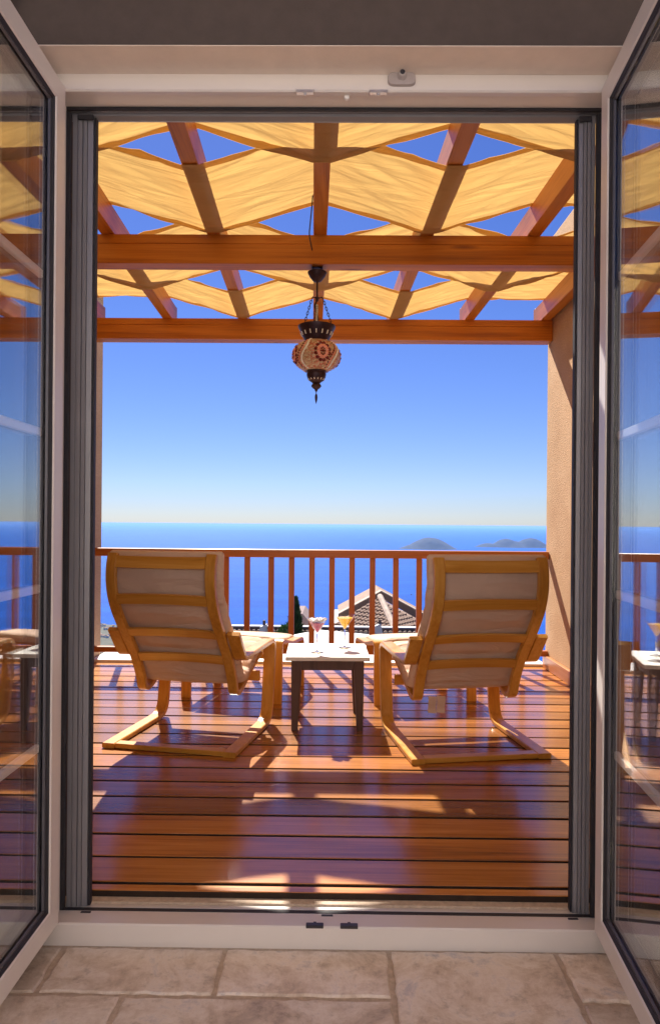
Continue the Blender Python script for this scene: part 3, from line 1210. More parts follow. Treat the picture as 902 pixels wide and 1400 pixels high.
def bead(bm, p, rx_, n=8):
    d = Vector((p.x, p.y, 0)).normalized()
    d = (d + Vector((0, 0, (p.z - gc) / gh * 0.6))).normalized()
    u = d.cross(Vector((0, 0, 1))).normalized()
    w = u.cross(d)
    top = bm.verts.new(p + d * rx_ * 0.5)
    ring = [bm.verts.new(p + (u * math.cos(q) + w * math.sin(q)) * rx_ - d * 0.001) for q in (2 * math.pi * k / n for k in range(n))]
    for k in range(n):
        bm.faces.new((top, ring[k], ring[(k + 1) % n]))


# flower medallions and swirling bands of beads set on the globe
dark, pale, white = bmesh.new(), bmesh.new(), bmesh.new()
for az0 in (R(17), R(17 + 90), R(17 + 180), R(17 - 90)):
    bead(dark, globe_pt(az0, 0.0, 0.002), 0.007)
    for k in range(8):
        a = 2 * math.pi * k / 8
        bead(dark, globe_pt(az0 + 0.085 * math.cos(a), 0.23 * math.sin(a), 0.002), 0.0045)
    for k in range(12):
        a = 2 * math.pi * (k + 0.5) / 12
        bead(pale, globe_pt(az0 + 0.19 * math.cos(a), 0.36 * math.sin(a), 0.002), 0.0105)
        bead(dark, globe_pt(az0 + 0.30 * math.cos(a), 0.56 * math.sin(a), 0.002), 0.0105)
        bead(pale, globe_pt(az0 + 0.40 * math.cos(a + 0.26), 0.76 * math.sin(a + 0.26), 0.002), 0.005)
for az0 in (R(-28), R(62), R(152), R(242)):
    for k in range(60):
        t = -0.92 + 1.84 * k / 25
        bead(white, globe_pt(az0 + 0.16 * math.sin(t * 2.6) - 0.05, t, 0.002), 0.0072)
        if k % 2 == 0:
            bead(pale, globe_pt(az0 - 0.20 + 0.16 * math.sin(t * 2.6), t, 0.002), 0.006)
            bead(dark, globe_pt(az0 - 0.30 + 0.16 * math.sin(t * 2.6), t, 0.002), 0.0055)
for bmx, m, nm in ((dark, 'bead_dark', 'dark_beads'), (pale, 'bead_pale', 'pale_beads'), (white, 'bead_white', 'white_beads')):
    tag(link(nm, finish(bmx, nm), M[m], globe), kind='stuff')
in_lamp('neck', lathe_me('neck', [(0.052, lz(506.5)), (0.055, lz(508)), (0.05, lz(509.5)), (0.053, lz(512)), (0.050, lz(516)), (0.043, lz(519)), (0.036, lz(521)), (0.024, lz(523)), (0.019, lz(524.5)),
                                  (0.026, lz(526.5)), (0.027, lz(528.5)), (0.018, lz(531)), (0.009, lz(532.5)), (0.006, lz(535)), (0, lz(536))], 28), M['bronze'])
bmw = bmesh.new()
for k in range(14):
    a = 2 * math.pi * k / 14
    add_tube(bmw, [(0.043 * math.cos(a), 0.043 * math.sin(a), lz(517.6)), (0.040 * math.cos(a), 0.040 * math.sin(a), lz(520))], 0.0035, 5)
tag(in_lamp('bead_trim', finish(bmw, 'bead_trim'), M['bead_white']), kind='stuff')
in_lamp('drop', lathe_me('drop', [(0, lz(533)), (0.003, lz(534)), (0.002, lz(538)), (0.006, lz(540)), (0.0075, lz(543)), (0.006, lz(547)), (0.003, lz(550)), (0, lz(553))], 14), M['bronze'])

# ------------------------------------------------------------------ bent-wood armchairs
def lean_back(pts):
    return [(y - max(0.0, z - 0.31) * 0.21, z) for y, z in pts]


SIDE = fillet([(-0.01, 0.0135), (0.60, 0.0135), (0.665, 0.452), (0.145, 0.437), (0.040, 0.575)], [0.10, 0.055, 0.06], 8)
BACK = smooth_path(lean_back([(0.050, 0.955), (0.022, 0.90), (0.004, 0.83), (0.004, 0.76), (0.022, 0.69), (0.062, 0.61), (0.112, 0.53), (0.158, 0.45),
                    (0.190, 0.37), (0.208, 0.305), (0.222, 0.262), (0.250, 0.243), (0.290, 0.248), (0.36, 0.278), (0.47, 0.325), (0.58, 0.362), (0.66, 0.378)]), 4)


def cushion_me():
    """one long mattress laid on the curved frame"""
    path = smooth_path(lean_back([(0.082, 0.972), (0.060, 0.90), (0.045, 0.83), (0.046, 0.76), (0.064, 0.69), (0.104, 0.615), (0.152, 0.535), (0.196, 0.455),
                        (0.228, 0.375), (0.246, 0.325), (0.275, 0.297), (0.32, 0.300), (0.38, 0.322), (0.48, 0.366), (0.58, 0.402), (0.685, 0.420)]), 6)
    bm = bmesh.new()
    n = len(path)
    W = 0.288
    rings = []
    m = 28
    for i, p in enumerate(path):
        t = (path[min(i + 1, n - 1)] - path[max(i - 1, 0)]).normalized()
        nr = Vector((t.y, -t.x)) * -1       # towards the sitter
        if nr.dot(Vector((0.5, 1))) < 0:
            nr = -nr
        s = i / (n - 1)
        endf = min(1.0, min(s, 1 - s) / 0.035)
        endf = math.sqrt(max(0.0, 1 - (1 - endf) ** 2)) * 0.98 + 0.02
        th = 0.036 * endf
        # tufted: thinner at seams
        for q in (0.24, 0.44, 0.60, 0.80):
            th *= 1 - 0.22 * math.exp(-((s - q) / 0.012) ** 2)
        ring = []
        for k in range(m):
            a = 2 * math.pi * k / m
            cx = math.copysign(abs(math.cos(a)) ** 0.35, math.cos(a))
            cz = math.copysign(abs(math.sin(a)) ** 0.6, math.sin(a))
            x = cx * (W - 0.012 * (1 - endf))
            d = cz * th + 0.016
            wv = 0.006 * noise.noise(Vector((x * 5, s * 30, 2))) + 0.005 * max(0, 1 - 3 * abs(noise.noise(Vector((x * 4 + s * 6, s * 34, 5))))) ** 2
            if cz < 0:
                wv *= 0.7
            pp = p + nr * (d + wv)
            x += 0.006 * noise.noise(Vector((cx * 2, s * 14, 8)))
            ring.append(bm.verts.new((x, pp.x, pp.y)))
        rings.append(ring)
    for a, b in zip(rings, rings[1:]):
        for k in range(m):
            bm.faces.new((a[k], a[(k + 1) % m], b[(k + 1) % m], b[k]))
    bm.faces.new(rings[0][::-1])
    bm.faces.new(rings[-1])
    return finish(bm, 'cushion', True, 80)


def slat_me(z, half=0.222, h=0.052):
    """curved cross slat set against the back rails at height z"""
    best = min(range(len(BACK) // 2), key=lambda i: abs(BACK[i].y - z))
    p = BACK[best]
    t = (BACK[best + 1] - BACK[best - 1 if best else 0]).normalized()
    bm = bmesh.new()
    n = 14
    rings = []
    nr = Vector((-t.y, t.x))
    if nr.x > 0:
        nr = -nr                     # towards the rear
    for i in range(n + 1):
        u = -1 + 2 * i / n
        bow = -0.010 * (1 - u * u)
        c = p + nr * (0.006 + bow)
        ring = []
        for a, b in ((-1, -1), (1, -1), (1, 1), (-1, 1)):
            q = c + t * (a * h / 2) + nr * (b * 0.006)
            ring.append(bm.verts.new((u * half, q.x, q.y)))
        rings.append(ring)
    for a, b in zip(rings, rings[1:]):
        for k in range(4):
            bm.faces.new((a[k], a[(k + 1) % 4], b[(k + 1) % 4], b[k]))
    bm.faces.new(rings[0][::-1])
    bm.faces.new(rings[-1])
    return finish(bm, 'slat', True, 30)


def make_chair(loc, rz, label):
    t = empty('armchair', loc, rz, label, 'armchair', 'bent-wood armchairs facing the sea')
    for s in (-1, 1):
        a, b = sorted((s * 0.277, s * 0.342))
        link('arm_frame', ribbon_me('arm_frame', SIDE, a, b, 0.025, 0.004), M['birch'], t)
        a, b = sorted((s * 0.222, s * 0.272))
        bk = link('back_rail', ribbon_me('back_rail', BACK, a, b, 0.026, 0.004), M['birch'], t)
        o = link('bolt', lathe_me('bolt', [(0, 0.003), (0.006, 0.002), (0.007, 0)], 10), M['hardware'], bk, (s * 0.247, 0.1815, 0.345))
        o.rotation_euler = (R(97), 0, 0)
    for z in (0.915, 0.735, 0.575, 0.425):
        link('slat', slat_me(z, h=0.056 if z > 0.9 else 0.05), M['birch_x'], t)
    link('crossbar', box_me('crossbar', (-0.2765, -0.008, 0.002), (0.2765, 0.045, 0.026), 0.003), M['birch_x'], t)
    link('stretcher', box_me('stretcher', (-0.2765, 0.560, 0.235), (0.2765, 0.582, 0.290), 0.003), M['birch_x'], t)
    link('seat_slat', box_me('seat_slat', (-0.2215, 0.40, 0.288), (0.2215, 0.45, 0.300), 0.003), M['birch_x'], t)
    link('cushion', cushion_me(), M['cushion'], t)
    return t


chair_l = make_chair((-0.775, 3.235, 0), R(-11), 'left armchair with its cushion seen from behind, beside pink drink')
chair_r = copy_tree(chair_l)
chair_l.scale = (0.972,) * 3
chair_r.scale = (0.97,) * 3
chair_r.location = (0.668, 3.165, 0)
chair_r.rotation_euler = (0, 0, R(9.5))
chair_r['label'] = 'right armchair with cloth label hanging below its back'
bm = bmesh.new()
for x0, x1 in ((-0.200, -0.158), (-0.156, -0.113)):
    n = 6
    g = [[bm.verts.new((x0 + (x1 - x0) * i / 3, 0.205 - 0.006 * math.sin(j * 0.9 + i * 0.3) - 0.004 * j / n, 0.262 - 0.084 * j / n - 0.004 * i / 3)) for i in range(4)] for j in range(n + 1)]
    for j in range(n):
        for i in range(3):
            bm.faces.new((g[j][i], g[j][i + 1], g[j + 1][i + 1], g[j + 1][i]))
lb = link('care_label', finish(bm, 'care_label', True, 80), M['label_cloth'], chair_r)

# ------------------------------------------------------------------ footstools
STOOL = fillet([(0.0, 0.0), (0.012, 0.374), (0.24, 0.325), (0.478, 0.320), (0.49, 0.0)], [0.045, 0.25, 0.045], 8)


def stool_cushion():
    bm = bmesh.new()
    n, m = 26, 28
    rings = []
    for i in range(n + 1):
        s = i / n
        y = 0.008 + 0.474 * s
        zc = 0.374 - 0.052 * s - 0.014 * math.sin(math.pi * s)
        e = min(1.0, min(s, 1 - s) / 0.09)
        e = math.sqrt(max(0, 1 - (1 - e) ** 2)) * 0.97 + 0.03
        ring = []
        for k in range(m):
            a = 2 * math.pi * k / m
            cx = math.copysign(abs(math.cos(a)) ** 0.35, math.cos(a))
            cz = math.copysign(abs(math.sin(a)) ** 0.6, math.sin(a))
            x = cx * 0.255
            z = zc + cz * 0.028 * e + 0.004 * noise.noise(Vector((x * 7, y * 9, 4)))
            ring.append(bm.verts.new((x, y, z)))
        rings.append(ring)
    for a, b in zip(rings, rings[1:]):
        for k in range(m):
            bm.faces.new((a[k], a[(k + 1) % m], b[(k + 1) % m], b[k]))
    bm.faces.new(rings[0][::-1])
    bm.faces.new(rings[-1])
    return finish(bm, 'cushion', True, 80)


def make_stool(loc, rz, label):
    t = empty('footstool', loc, rz, label, 'footstool', 'footstools in front of the armchairs')
    for s in (-1, 1):
        a, b = sorted((s * 0.262, s * 0.322))
        link('side_frame', ribbon_me('side_frame', STOOL, a, b, 0.024, 0.004), M['birch'], t)
    for yy in (0.06, 0.41):
        link('crossbar', box_me('crossbar', (-0.2615, yy, 0.250), (0.2615, yy + 0.022, 0.300), 0.003), M['birch_x'], t)
    link('cushion', stool_cushion(), M['cushion'], t)
    return t


st_l = make_stool((-0.63, 4.20, 0), R(-13), 'cushioned footstool between left armchair and the railing')
st_r = copy_tree(st_l)
st_r.location = (0.545, 4.19, 0)
st_r.rotation_euler = (0, 0, R(12))
st_r['label'] = 'cushioned footstool between right armchair and the railing'

# ------------------------------------------------------------------ small table and drinks
TX, TY = -0.045, 3.79
tb = empty('side_table', (TX, TY, 0), R(1.5), 'small square white-topped table with dark tapered legs', 'table')
TH = 0.385
for k in range(4):
    y0 = -0.21 + 0.105 * k
    link('tabletop_board', box_me('tabletop_board', (-0.218, y0 + 0.0006, TH - 0.020), (0.218, y0 + 0.1044, TH), 0.002), M['white_wood'], tb)
for sx in (-1, 1):
    for sy in (-1, 1):
        bm = bmesh.new()
        a, b = 0.025, 0.0165
        cx, cy = sx * 0.163, sy * 0.165
        ox, oy = sx * 0.0, sy * 0.0
        top = [bm.verts.new((cx + u * a, cy + v * a, TH - 0.0205)) for u, v in ((-1, -1), (1, -1), (1, 1), (-1, 1))]
        mid = [bm.verts.new((cx + u * a, cy + v * a, TH - 0.085)) for u, v in ((-1, -1), (1, -1), (1, 1), (-1, 1))]
        cx2, cy2 = cx + sx * 0.006, cy + sy * 0.006
        bot = [bm.verts.new((cx2 + u * b, cy2 + v * b, 0.0005)) for u, v in ((-1, -1), (1, -1), (1, 1), (-1, 1))]
        for p_, q_ in ((top, mid), (mid, bot)):
            for k in range(4):
                bm.faces.new((p_[k], p_[(k + 1) % 4], q_[(k + 1) % 4], q_[k]))
        bm.faces.new(top)
        bm.faces.new(bot[::-1])
        bmesh.ops.bevel(bm, geom=[e for e in bm.edges if e.calc_length() > 0.05], offset=0.003, segments=1, affect='EDGES')
        link('leg', finish(bm, 'leg'), M['dark_wood'], tb)
for lo, hi in (((-0.137, -0.186, TH - 0.072), (0.137, -0.166, TH - 0.0208)), ((-0.137, 0.166, TH - 0.072), (0.137, 0.186, TH - 0.0208)),
               ((-0.184, -0.139, TH - 0.072), (-0.164, 0.139, TH - 0.0208)), ((0.164, -0.139, TH - 0.072), (0.184, 0.139, TH - 0.0208))):
    link('apron', box_me('apron', lo, hi, 0.002), M['dark_wood'], tb)


def cocktail(x, y, drink, fill, label, foam=False):
    t = empty('cocktail_glass', (x, y, TH + 0.0005), 0, label, 'cocktail glass', 'cocktail glasses on the small table')
    prof = [(0, 0.0), (0.034, 0.0), (0.035, 0.0015), (0.030, 0.0035), (0.010, 0.006), (0.0045, 0.012), (0.0038, 0.05), (0.0042, 0.095), (0.005, 0.1005), (0, 0.1010)]
    link('stem', lathe_me('stem', prof, 40, sharp=60), M['glass'], t)
    prof = [(0, 0.1012), (0.005, 0.1013), (0.030, 0.141), (0.0570, 0.184), (0.0560, 0.184), (0.029, 0.1418), (0.004, 0.1040), (0, 0.1032)]
    link('bowl', lathe_me('bowl', prof, 40, sharp=60), M['thin_glass'], t)
    r = 0.0045 + (0.0555 - 0.0045) * (fill - 0.106) / (0.183 - 0.106)
    link('drink', lathe_me('drink', [(0, 0.1062), (0.0036, 0.1066), (r - 0.0008, fill), (0, fill)], 32), drink, t)
    if foam:
        bm = bmesh.new()
        rnd = random.Random(3)
        for k in range(60):
            a, q = rnd.uniform(0, 6.28), math.sqrt(rnd.random()) * 0.040
            s = rnd.uniform(0.006, 0.011)
            bmesh.ops.create_icosphere(bm, subdivisions=2, radius=s, matrix=Matrix.Translation((q * math.cos(a), q * math.sin(a), fill + 0.006 + rnd.uniform(0, 0.008) + q * 0.15))
                                       @ Matrix.Diagonal((1.2, 1.0, 0.7, 1)))
        link('crushed_ice', finish(bm, 'crushed_ice', True, 80), M['foam'], t)
    return t


gp = P(430.5, 893, 3.70)
cocktail(-0.098, 3.71, M['pink_drink'], 0.160, 'cocktail glass holding a pink drink topped with crushed ice', True)
cocktail(0.050, 3.86, M['orange_drink'], 0.168, 'cocktail glass holding a bright orange yellow drink')

# ------------------------------------------------------------------ neighbouring houses below the terrace
M['roof_tile'] = None


def roof_mat():
    m, nt, b = new_mat('clay_roof_tile')
    v = coords(nt, (1, 1, 1))
    n = tex_noise(nt, v, 5.0, 5, 0.7)
    n1 = tex_noise(nt, v, 0.6, 3, 0.6)
    c = ramp(nt, [(0.2, (0.17, 0.10, 0.07)), (0.45, (0.29, 0.18, 0.13)), (0.62, (0.36, 0.25, 0.185)), (0.85, (0.48, 0.37, 0.29))], n)
    nt.links.new(c, b.inputs['Base Color'])
    b.inputs['Roughness'].default_value = 0.9
    return m


M['roof_tile'] = roof_mat()
M['render'] = plain('white_render', (0.80, 0.78, 0.75), 0.9, 0, 0.04, 2)
M['mauve_render'] = plain('grey_brown_render', (0.26, 0.18, 0.17), 0.9, 0, 0.08, 2)
M['fascia'] = plain('brown_fascia', (0.13, 0.075, 0.055), 0.7, 0, 0.1, 4)


def tiled_face(name, a, b, apex_l, apex_r, parent, off, pitch=0.22, course=0.36):
    """barrel-tiled roof plane: eave from a to b, top edge apex_l-apex_r (may coincide)"""
    a, b, tl, tr = map(Vector, (a, b, apex_l, apex_r))
    n = (b - a).cross(tl - a).normalized()
    if n.z < 0:
        n = -n
    W = (b - a).length
    cols = max(4, int(W / pitch))
    H = ((tl + tr) / 2 - (a + b) / 2).length
    rows = max(3, int(H / course))
    e = (b - a).normalized()
    up = n.cross(e)
    if up.z < 0:
        up = -up
    bm = bmesh.new()
    # columns run straight up the slope, clipped by the face outline
    SEG = 6
    la, ra = (tl - a).dot(e), (tr - a).dot(e)
    HT = max((tl - a).dot(up), 1e-3)
    for c in range(cols):
        u0 = W * c / cols
        w = W / cols
        for r in range(rows):
            h0, h1 = HT * r / rows, HT * (r + 1) / rows + 0.05
            hm = HT * (r + 0.5) / rows
            ul = la * hm / HT
            ur = W + (ra - W) * hm / HT
            um = u0 + w / 2
            if um < ul - w * 0.3 or um > ur + w * 0.3:
                continue
            vs0, vs1 = [], []
            for k in range(SEG + 1):
                t = k / SEG
                hgt = 0.07 * math.sin(math.pi * t) ** 0.8 if True else 0
                jit = 0.008 * noise.noise(Vector((c * 3.1, r * 1.7, 0)))
                vs0.append(bm.verts.new(a + e * (u0 + w * t) + up * h0 + n * (hgt + 0.035 + jit)))
                vs1.append(bm.verts.new(a + e * (u0 + w * (0.06 + 0.88 * t)) + up * h1 + n * (hgt * 0.85 + jit)))
            for k in range(SEG):
                bm.faces.new((vs0[k], vs0[k + 1], vs1[k + 1], vs1[k]))
    v = [bm.verts.new(p - n * 0.02) for p in ((a, b, tl) if (tl - tr).length < 1e-3 else (a, b, tr, tl))]
    bm.faces.new(v)
    o = link(name, finish(bm, name, True, 40), M['roof_tile'], parent, off)
    o['kind'] = 'stuff'
    return o


# hip-roofed house
hc = P(520, 830, 31)
hx, hy = hc.x, 31.0
house = empty('house', (hx, hy, -14), 0, 'house with a hipped clay tile roof just below the terrace', 'house')
off = (-hx, -hy, 14)
apex = P(519, 817, 31)
cf = P(548, 864, 25.5)
cl = P(440, 864, 28.5)
cr = P(606, 862, 28.5)
base_z = min(cf.z, cl.z, cr.z)
cf.z = cl.z = cr.z = base_z
tiled_face('roof_slope', cl, cf, apex, apex, house, off)
tiled_face('roof_slope', cf, cr, apex, apex, house, off)
bm = bmesh.new()
add_tube(bm, [apex + Vector((0, -0.05, 0.06)), cf + Vector((0, 0, 0.10))], 0.13, 8)
link('ridge_tiles', finish(bm, 'ridge_tiles', True), plain('ridge_tile', (0.46, 0.35, 0.28), 0.9, 0, 0.15, 3), house, off)
# raised gable behind with dark fascia boards and pale capping
g0, g1, g2 = P(462, 840, 32), P(521, 808.5, 32), P(594, 848, 32)
for a, b in ((g0, g1), (g1, g2)):
    d = (b - a).normalized()
    nv = Vector((-d.z, 0, d.x))
    bm = bmesh.new()
    prof = [a, b, b - Vector((0, 0, 0.34)), a - Vector((0, 0, 0.34))]
    f = [bm.verts.new(p) for p in prof]
    g = [bm.verts.new(p + Vector((0, 0.5, 0))) for p in prof]
    bm.faces.new(f)
    bm.faces.new(g[::-1])
    for k in range(4):
        bm.faces.new((f[k], f[(k + 1) % 4], g[(k + 1) % 4], g[k]))
    link('fascia', finish(bm, 'fascia'), M['fascia'], house, off)
    bm = bmesh.new()
    up = Vector((0, 0, 0.04))
    f = [bm.verts.new(p + Vector((0, -0.03, 0))) for p in (a + Vector((0, 0, .002)), b + Vector((0, 0, .002)), b + up, a + up)]
    g = [bm.verts.new(v.co + Vector((0, 0.56, 0))) for v in f]
    bm.faces.new(f)
    bm.faces.new(g[::-1])
    for k in range(4):
        bm.faces.new((f[k], f[(k + 1) % 4], g[(k + 1) % 4], g[k]))
    link('capping', finish(bm, 'capping'), M['grout'], house, off)
bm = bmesh.new()
f = [bm.verts.new(p) for p in (cl + Vector((0.3, 0.25, -0.05)), cf + Vector((0, 0.4, -0.05)), cr + Vector((-0.3, 0.25, -0.05)), Vector((cr.x - 0.3, 36, base_z)), Vector((cl.x + 0.3, 36, base_z)))]
g = [bm.verts.new((v.co.x, v.co.y, -14)) for v in f]
for k in range(5):
    bm.faces.new((f[k], f[(k + 1) % 5], g[(k + 1) % 5], g[k]))
bm.faces.new(f)
link('wall', finish(bm, 'wall'), M['render'], house, off)
bm = bmesh.new()
v = [bm.verts.new(p) for p in (g0, g1, g2, Vector((g2.x, 36.5, g2.z - .1)), Vector((g1.x, 36.5, g1.z - .1)), Vector((g0.x, 36.5, g0.z - .1)))]
bm.faces.new((v[0], v[1], v[4], v[5]))
bm.faces.new((v[1], v[2], v[3], v[4]))
link('rear_roof', finish(bm, 'rear_roof'), M['roof_tile'], house, off)

# wall with a coping of barrel tiles in front of the house
gw = empty('garden_wall', (0, 24.5, -12), 0, 'white garden wall capped with a row of barrel tiles', 'wall')
zc = P(460, 868, 24.5).z + 0.115
x0, x1 = P(300, 863, 24.5).x, P(612, 863, 24.5).x
link('wall', box_me('wall', (x0, 24.55, -12), (x1, 24.85, zc - 0.12)), M['render'], gw, (0, -24.5, 12))
bm = bmesh.new()
add_box(bm, (x0 - 0.05, 24.62, zc - 0.12), (x1 + 0.05, 24.95, zc + 0.115))
link('coping_bed', finish(bm, 'coping_bed'), M['fascia'], gw, (0, -24.5, 12))
link('coping_cap', box_me('coping_cap', (x0 - 0.05, 24.64, zc + 0.1155), (x1 + 0.05, 24.92, zc + 0.15)), M['render'], gw, (0, -24.5, 12))
bm = bmesh.new()
bmp2 = bmesh.new()
n = 9
pr = []
for k in range(n + 1):
    a = math.pi * k / n
    pr.append((0.084 * math.cos(a), 0.095 * math.sin(a)))
for k in range(n, -1, -1):
    a = math.pi * k / n
    pr.append((0.060 * math.cos(a), 0.070 * math.sin(a)))
bar_me = extrude_me('barrel_tile', pr, 'y', 0, 0.35, True)
bar_me.materials.append(M['roof_tile'])
plug_me = extrude_me('mortar', pr[:n + 1], 'y', 0.06, 0.10)
plug_me.materials.append(M['render'])
x = x0
nt_ = 0
while x < x1:
    t = link('barrel_tile', bar_me, None, gw, (x, 24.44 - 24.5, zc - 0.050 + 12))
    link('mortar', plug_me, None, t)
    x += 0.172

# white flat roof with its far corner pointing out to sea
fr = P(437, 861, 20.5)
fl = empty('flat_roof_house', (fr.x, 18.5, -12), 0, 'white flat-roofed house below the railing, in front of the tiled roof', 'house')
zt = fr.z
bm = bmesh.new()
q = [Vector((fr.x, 20.5, zt)), Vector((fr.x + 3.1, 18.8, zt)), Vector((fr.x + 1.2, 16.2, zt)), Vector((fr.x - 1.9, 17.9, zt))]
f = [bm.verts.new(p) for p in q]
g = [bm.verts.new((p.x, p.y, zt - 0.22)) for p in q]
bm.faces.new(f)
bm.faces.new(g[::-1])
for k in range(4):
    bm.faces.new((f[k], f[(k + 1) % 4], g[(k + 1) % 4], g[k]))
link('roof', finish(bm, 'roof'), M['render'], fl, (-fr.x, -18.5, 12))
cen = sum(q, Vector()) / 4
bm = bmesh.new()
f = [bm.verts.new(cen + (p - cen) * 0.9 + Vector((0, 0, -0.221))) for p in q]
g = [bm.verts.new((v.co.x, v.co.y, -12)) for v in f]
for k in range(4):
    bm.faces.new((f[k], f[(k + 1) % 4], g[(k + 1) % 4], g[k]))
bm.faces.new(f)
link('wall', finish(bm, 'wall'), M['fascia'], fl, (-fr.x, -18.5, 12))


def chimney(px, py_top, py_bot, w_px, Y, label, lean):
    a, b = P(px, py_top, Y), P(px, py_bot + 14, Y)
    w = w_px / 950 * Y
    t = empty('chimney', (a.x, Y, b.z), 0, label, 'chimney')
    h = a.z - b.z
    bm = bmesh.new()
    lo = [bm.verts.new(p) for p in ((-w / 2 - lean, -w / 2, 0), (w / 2 - lean, -w / 2, 0), (w / 2, w / 2, 0), (-w / 2, w / 2, 0))]
    hi = [bm.verts.new(p) for p in ((-w / 2 + lean * .3, -w / 2, h * .86), (w / 2 + lean * .3, -w / 2, h), (w / 2 + lean * .3, w / 2, h), (-w / 2 + lean * .3, w / 2, h * .86))]
    for k in range(4):
        bm.faces.new((lo[k], lo[(k + 1) % 4], hi[(k + 1) % 4], hi[k]))
    bm.faces.new(hi)
    link('stack', finish(bm, 'stack'), M['render'], t)
    link('vent_pipe', tube_me('vent_pipe', [(0.05, 0, h * .9), (0.05, 0, h + 0.12)], 0.05, 8), M['fascia'], t)
    return t


chimney(359, 853, 868, 9, 23.5, 'pale chimney standing beside the tile-capped wall, left of the cypress', 0.12)
chimney(517, 852, 868, 9, 23.5, 'pale chimney standing in front of the hipped clay roof', -0.12)
# dark end wall right of the cypress
a = P(409, 839, 26)
b_ = P(426, 868, 26)
bm = bmesh.new()
prof = [Vector((a.x - 0.15, 26, a.z)), Vector((a.x + 0.12, 26, a.z)), Vector((b_.x + 0.5, 26, b_.z - 0.2)), Vector((b_.x + 0.5, 26, -12)), Vector((a.x - 0.15, 26, -12))]
f = [bm.verts.new(p) for p in prof]
g = [bm.verts.new(p + Vector((0, 2.5, 0))) for p in prof]
bm.faces.new(f)
bm.faces.new(g[::-1])
for k in range(5):
    bm.faces.new((f[k], f[(k + 1) % 5], g[(k + 1) % 5], g[k]))
tag(link('end_wall', finish(bm, 'end_wall'), M['mauve_render']), 'grey-brown sloping end wall beside the cypress', 'wall')

# cypress and shrub
M['leaf'] = plain('cypress_leaf', (0.065, 0.115, 0.035), 0.8, 0, 0.4, 1.5)
M['leaf2'] = plain('shrub_leaf', (0.10, 0.19, 0.04), 0.8, 0, 0.4, 1.5)
M['bark'] = plain('bark', (0.12, 0.08, 0.05), 0.9, 0, 0.2, 5)


def leafy(name, px, py_top, py_bot, Y, rad, label, cat, m, nleaf, cone, leaf):
    top, bot = P(px, py_top, Y), P(px, py_bot, Y)
    ground = bot.z - 1.2
    t = empty(name, (top.x, Y, ground), 0, label, cat)
    H = top.z - ground
    link('trunk', tube_me('trunk', [(0, 0, -1.5), (0.02, 0, H * 0.4), (0, 0, H * 0.85)], [0.12, 0.08, 0.02], 8), M['bark'], t)
    rnd = random.Random(px)
    bm = bmesh.new()
    for k in range(nleaf):
        u = rnd.random()
        if cone:
            r_ = rad * (min(1, u * 7) * (1 - u) ** 0.75) * (0.75 + 0.5 * noise.noise(Vector((u * 9, k % 7, 1))))
        else:
            r_ = rad * math.sqrt(max(0, 1 - (2 * u - 1) ** 2))
        a = rnd.uniform(0, 6.283)
        q = r_ * math.sqrt(rnd.uniform(0.25, 1))
        c = Vector((q * math.cos(a), q * math.sin(a), H * u if cone else H * (0.25 + 0.75 * u)))
        d = Vector((math.cos(a) * 0.6 + rnd.uniform(-.4, .4), math.sin(a) * 0.6 + rnd.uniform(-.4, .4), rnd.uniform(0.3, 1.2))).normalized()
        s = d.cross(Vector((rnd.uniform(-1, 1), rnd.uniform(-1, 1), 0.2))).normalized()
        L = leaf * rnd.uniform(0.6, 1.3)
        bm.faces.new([bm.verts.new(c - s * L * 0.3), bm.verts.new(c + s * L * 0.3), bm.verts.new(c + d * L)])
    link('crown', finish(bm, 'crown'), m, t)
    return t


leafy('cypress_tree', 403.5, 818, 868, 24.0, 0.52, 'slim dark cypress rising in front of the grey-brown end wall', 'tree', M['leaf'], 6500, True, 0.12)
leafy('shrub', 390, 856, 866, 23.6, 0.30, 'small bright green shrub at the foot of the cypress', 'shrub', M['leaf2'], 900, False, 0.11)

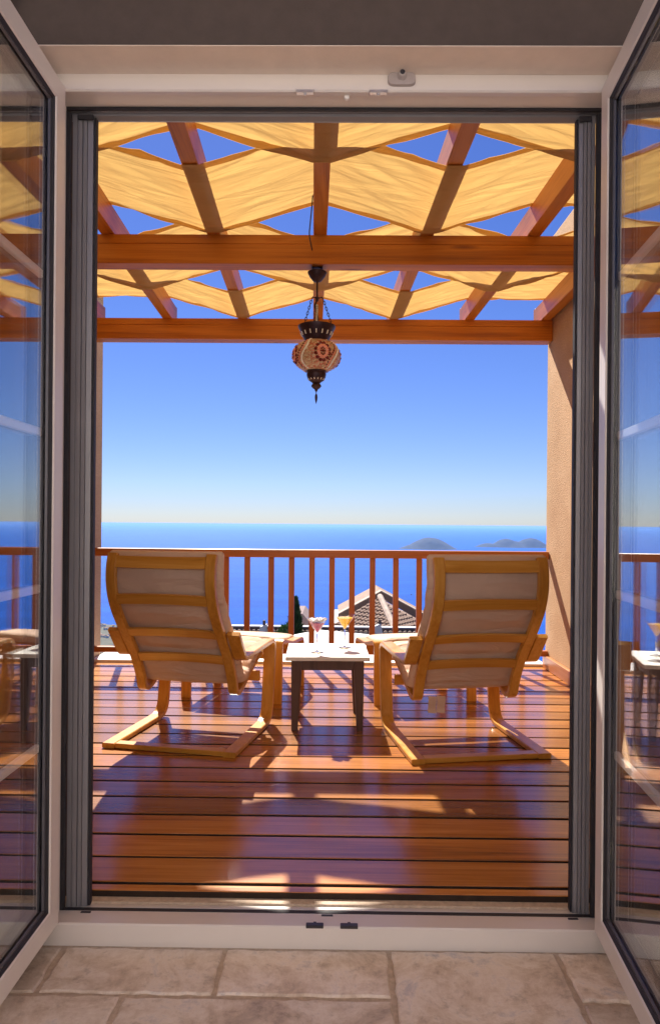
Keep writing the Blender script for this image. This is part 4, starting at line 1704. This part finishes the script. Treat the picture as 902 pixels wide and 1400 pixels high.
# a small boat out on the water
bp = P(562, 812, 201.07 / (95 / 950))
bt = empty('boat', (bp.x, bp.y, SEA_Z), R(70), 'tiny dark boat out on the blue water', 'boat')
bm = bmesh.new()
prof = [(-4, 0.9), (-3.6, 1.3), (0, 1.5), (3, 1.0), (4.6, 0)]
L_ = [bm.verts.new((x, w, 1.2)) for x, w in prof] + [bm.verts.new((x, -w, 1.2)) for x, w in prof[:-1][::-1]]
K_ = [bm.verts.new((v.co.x * 0.85, v.co.y * 0.5, -0.3)) for v in L_]
n = len(L_)
for k in range(n):
    bm.faces.new((L_[k], L_[(k + 1) % n], K_[(k + 1) % n], K_[k]))
bm.faces.new(L_)
link('hull', finish(bm, 'hull'), M['mauve_render'], bt)
link('cabin', box_me('cabin', (-2.2, -0.8, 1.2), (0.8, 0.8, 2.7), 0.1), M['fascia'], bt)

# far houses on the coast to the left
rnd = random.Random(5)


def far_house_meshes():
    w = box_me('wall', (-2.8, -2.4, -4), (2.8, 2.4, 3.2))
    w.materials.append(M['render'])
    r_ = extrude_me('roof', [(-2.7, 3.2), (2.7, 3.2), (0, 4.6)], 'x', -3.1, 3.1)
    r_.materials.append(M['roof_tile'])
    return w, r_


wme, rme = far_house_meshes()
for k in range(60):
    yy = rnd.uniform(1080, 1390)
    px = rnd.uniform(118, 172)
    xx = (px - 460) / 950 * yy
    zz = slope_z(xx, yy)
    if zz < SEA_Z + 0.5:
        continue
    t = empty('coast_house', (xx, yy, zz), rnd.uniform(0, 3), 'tiny pale house on the hazy coast beyond the left armchair', 'house', 'houses on the distant coast')
    link('wall', wme, None, t)
    link('roof', rme, None, t)

# ------------------------------------------------------------------ air
hz, nt, b = new_mat('haze_air')
nt.nodes.remove(b)
pv = N(nt, 'ShaderNodeVolumePrincipled')
pv.inputs['Color'].default_value = (0.28, 0.54, 1.0, 1)
pv.inputs['Density'].default_value = 4.0e-5
pv.inputs['Anisotropy'].default_value = 0.2
nt.links.new(pv.outputs[0], nt.nodes['Material Output'].inputs['Volume'])
bm = bmesh.new()
add_box(bm, (-62000, -600, -207.5), (62000, 64000, 3.6))
tag(link('haze', finish(bm, 'haze'), hz), 'pale sea haze in the air', kind='stuff')
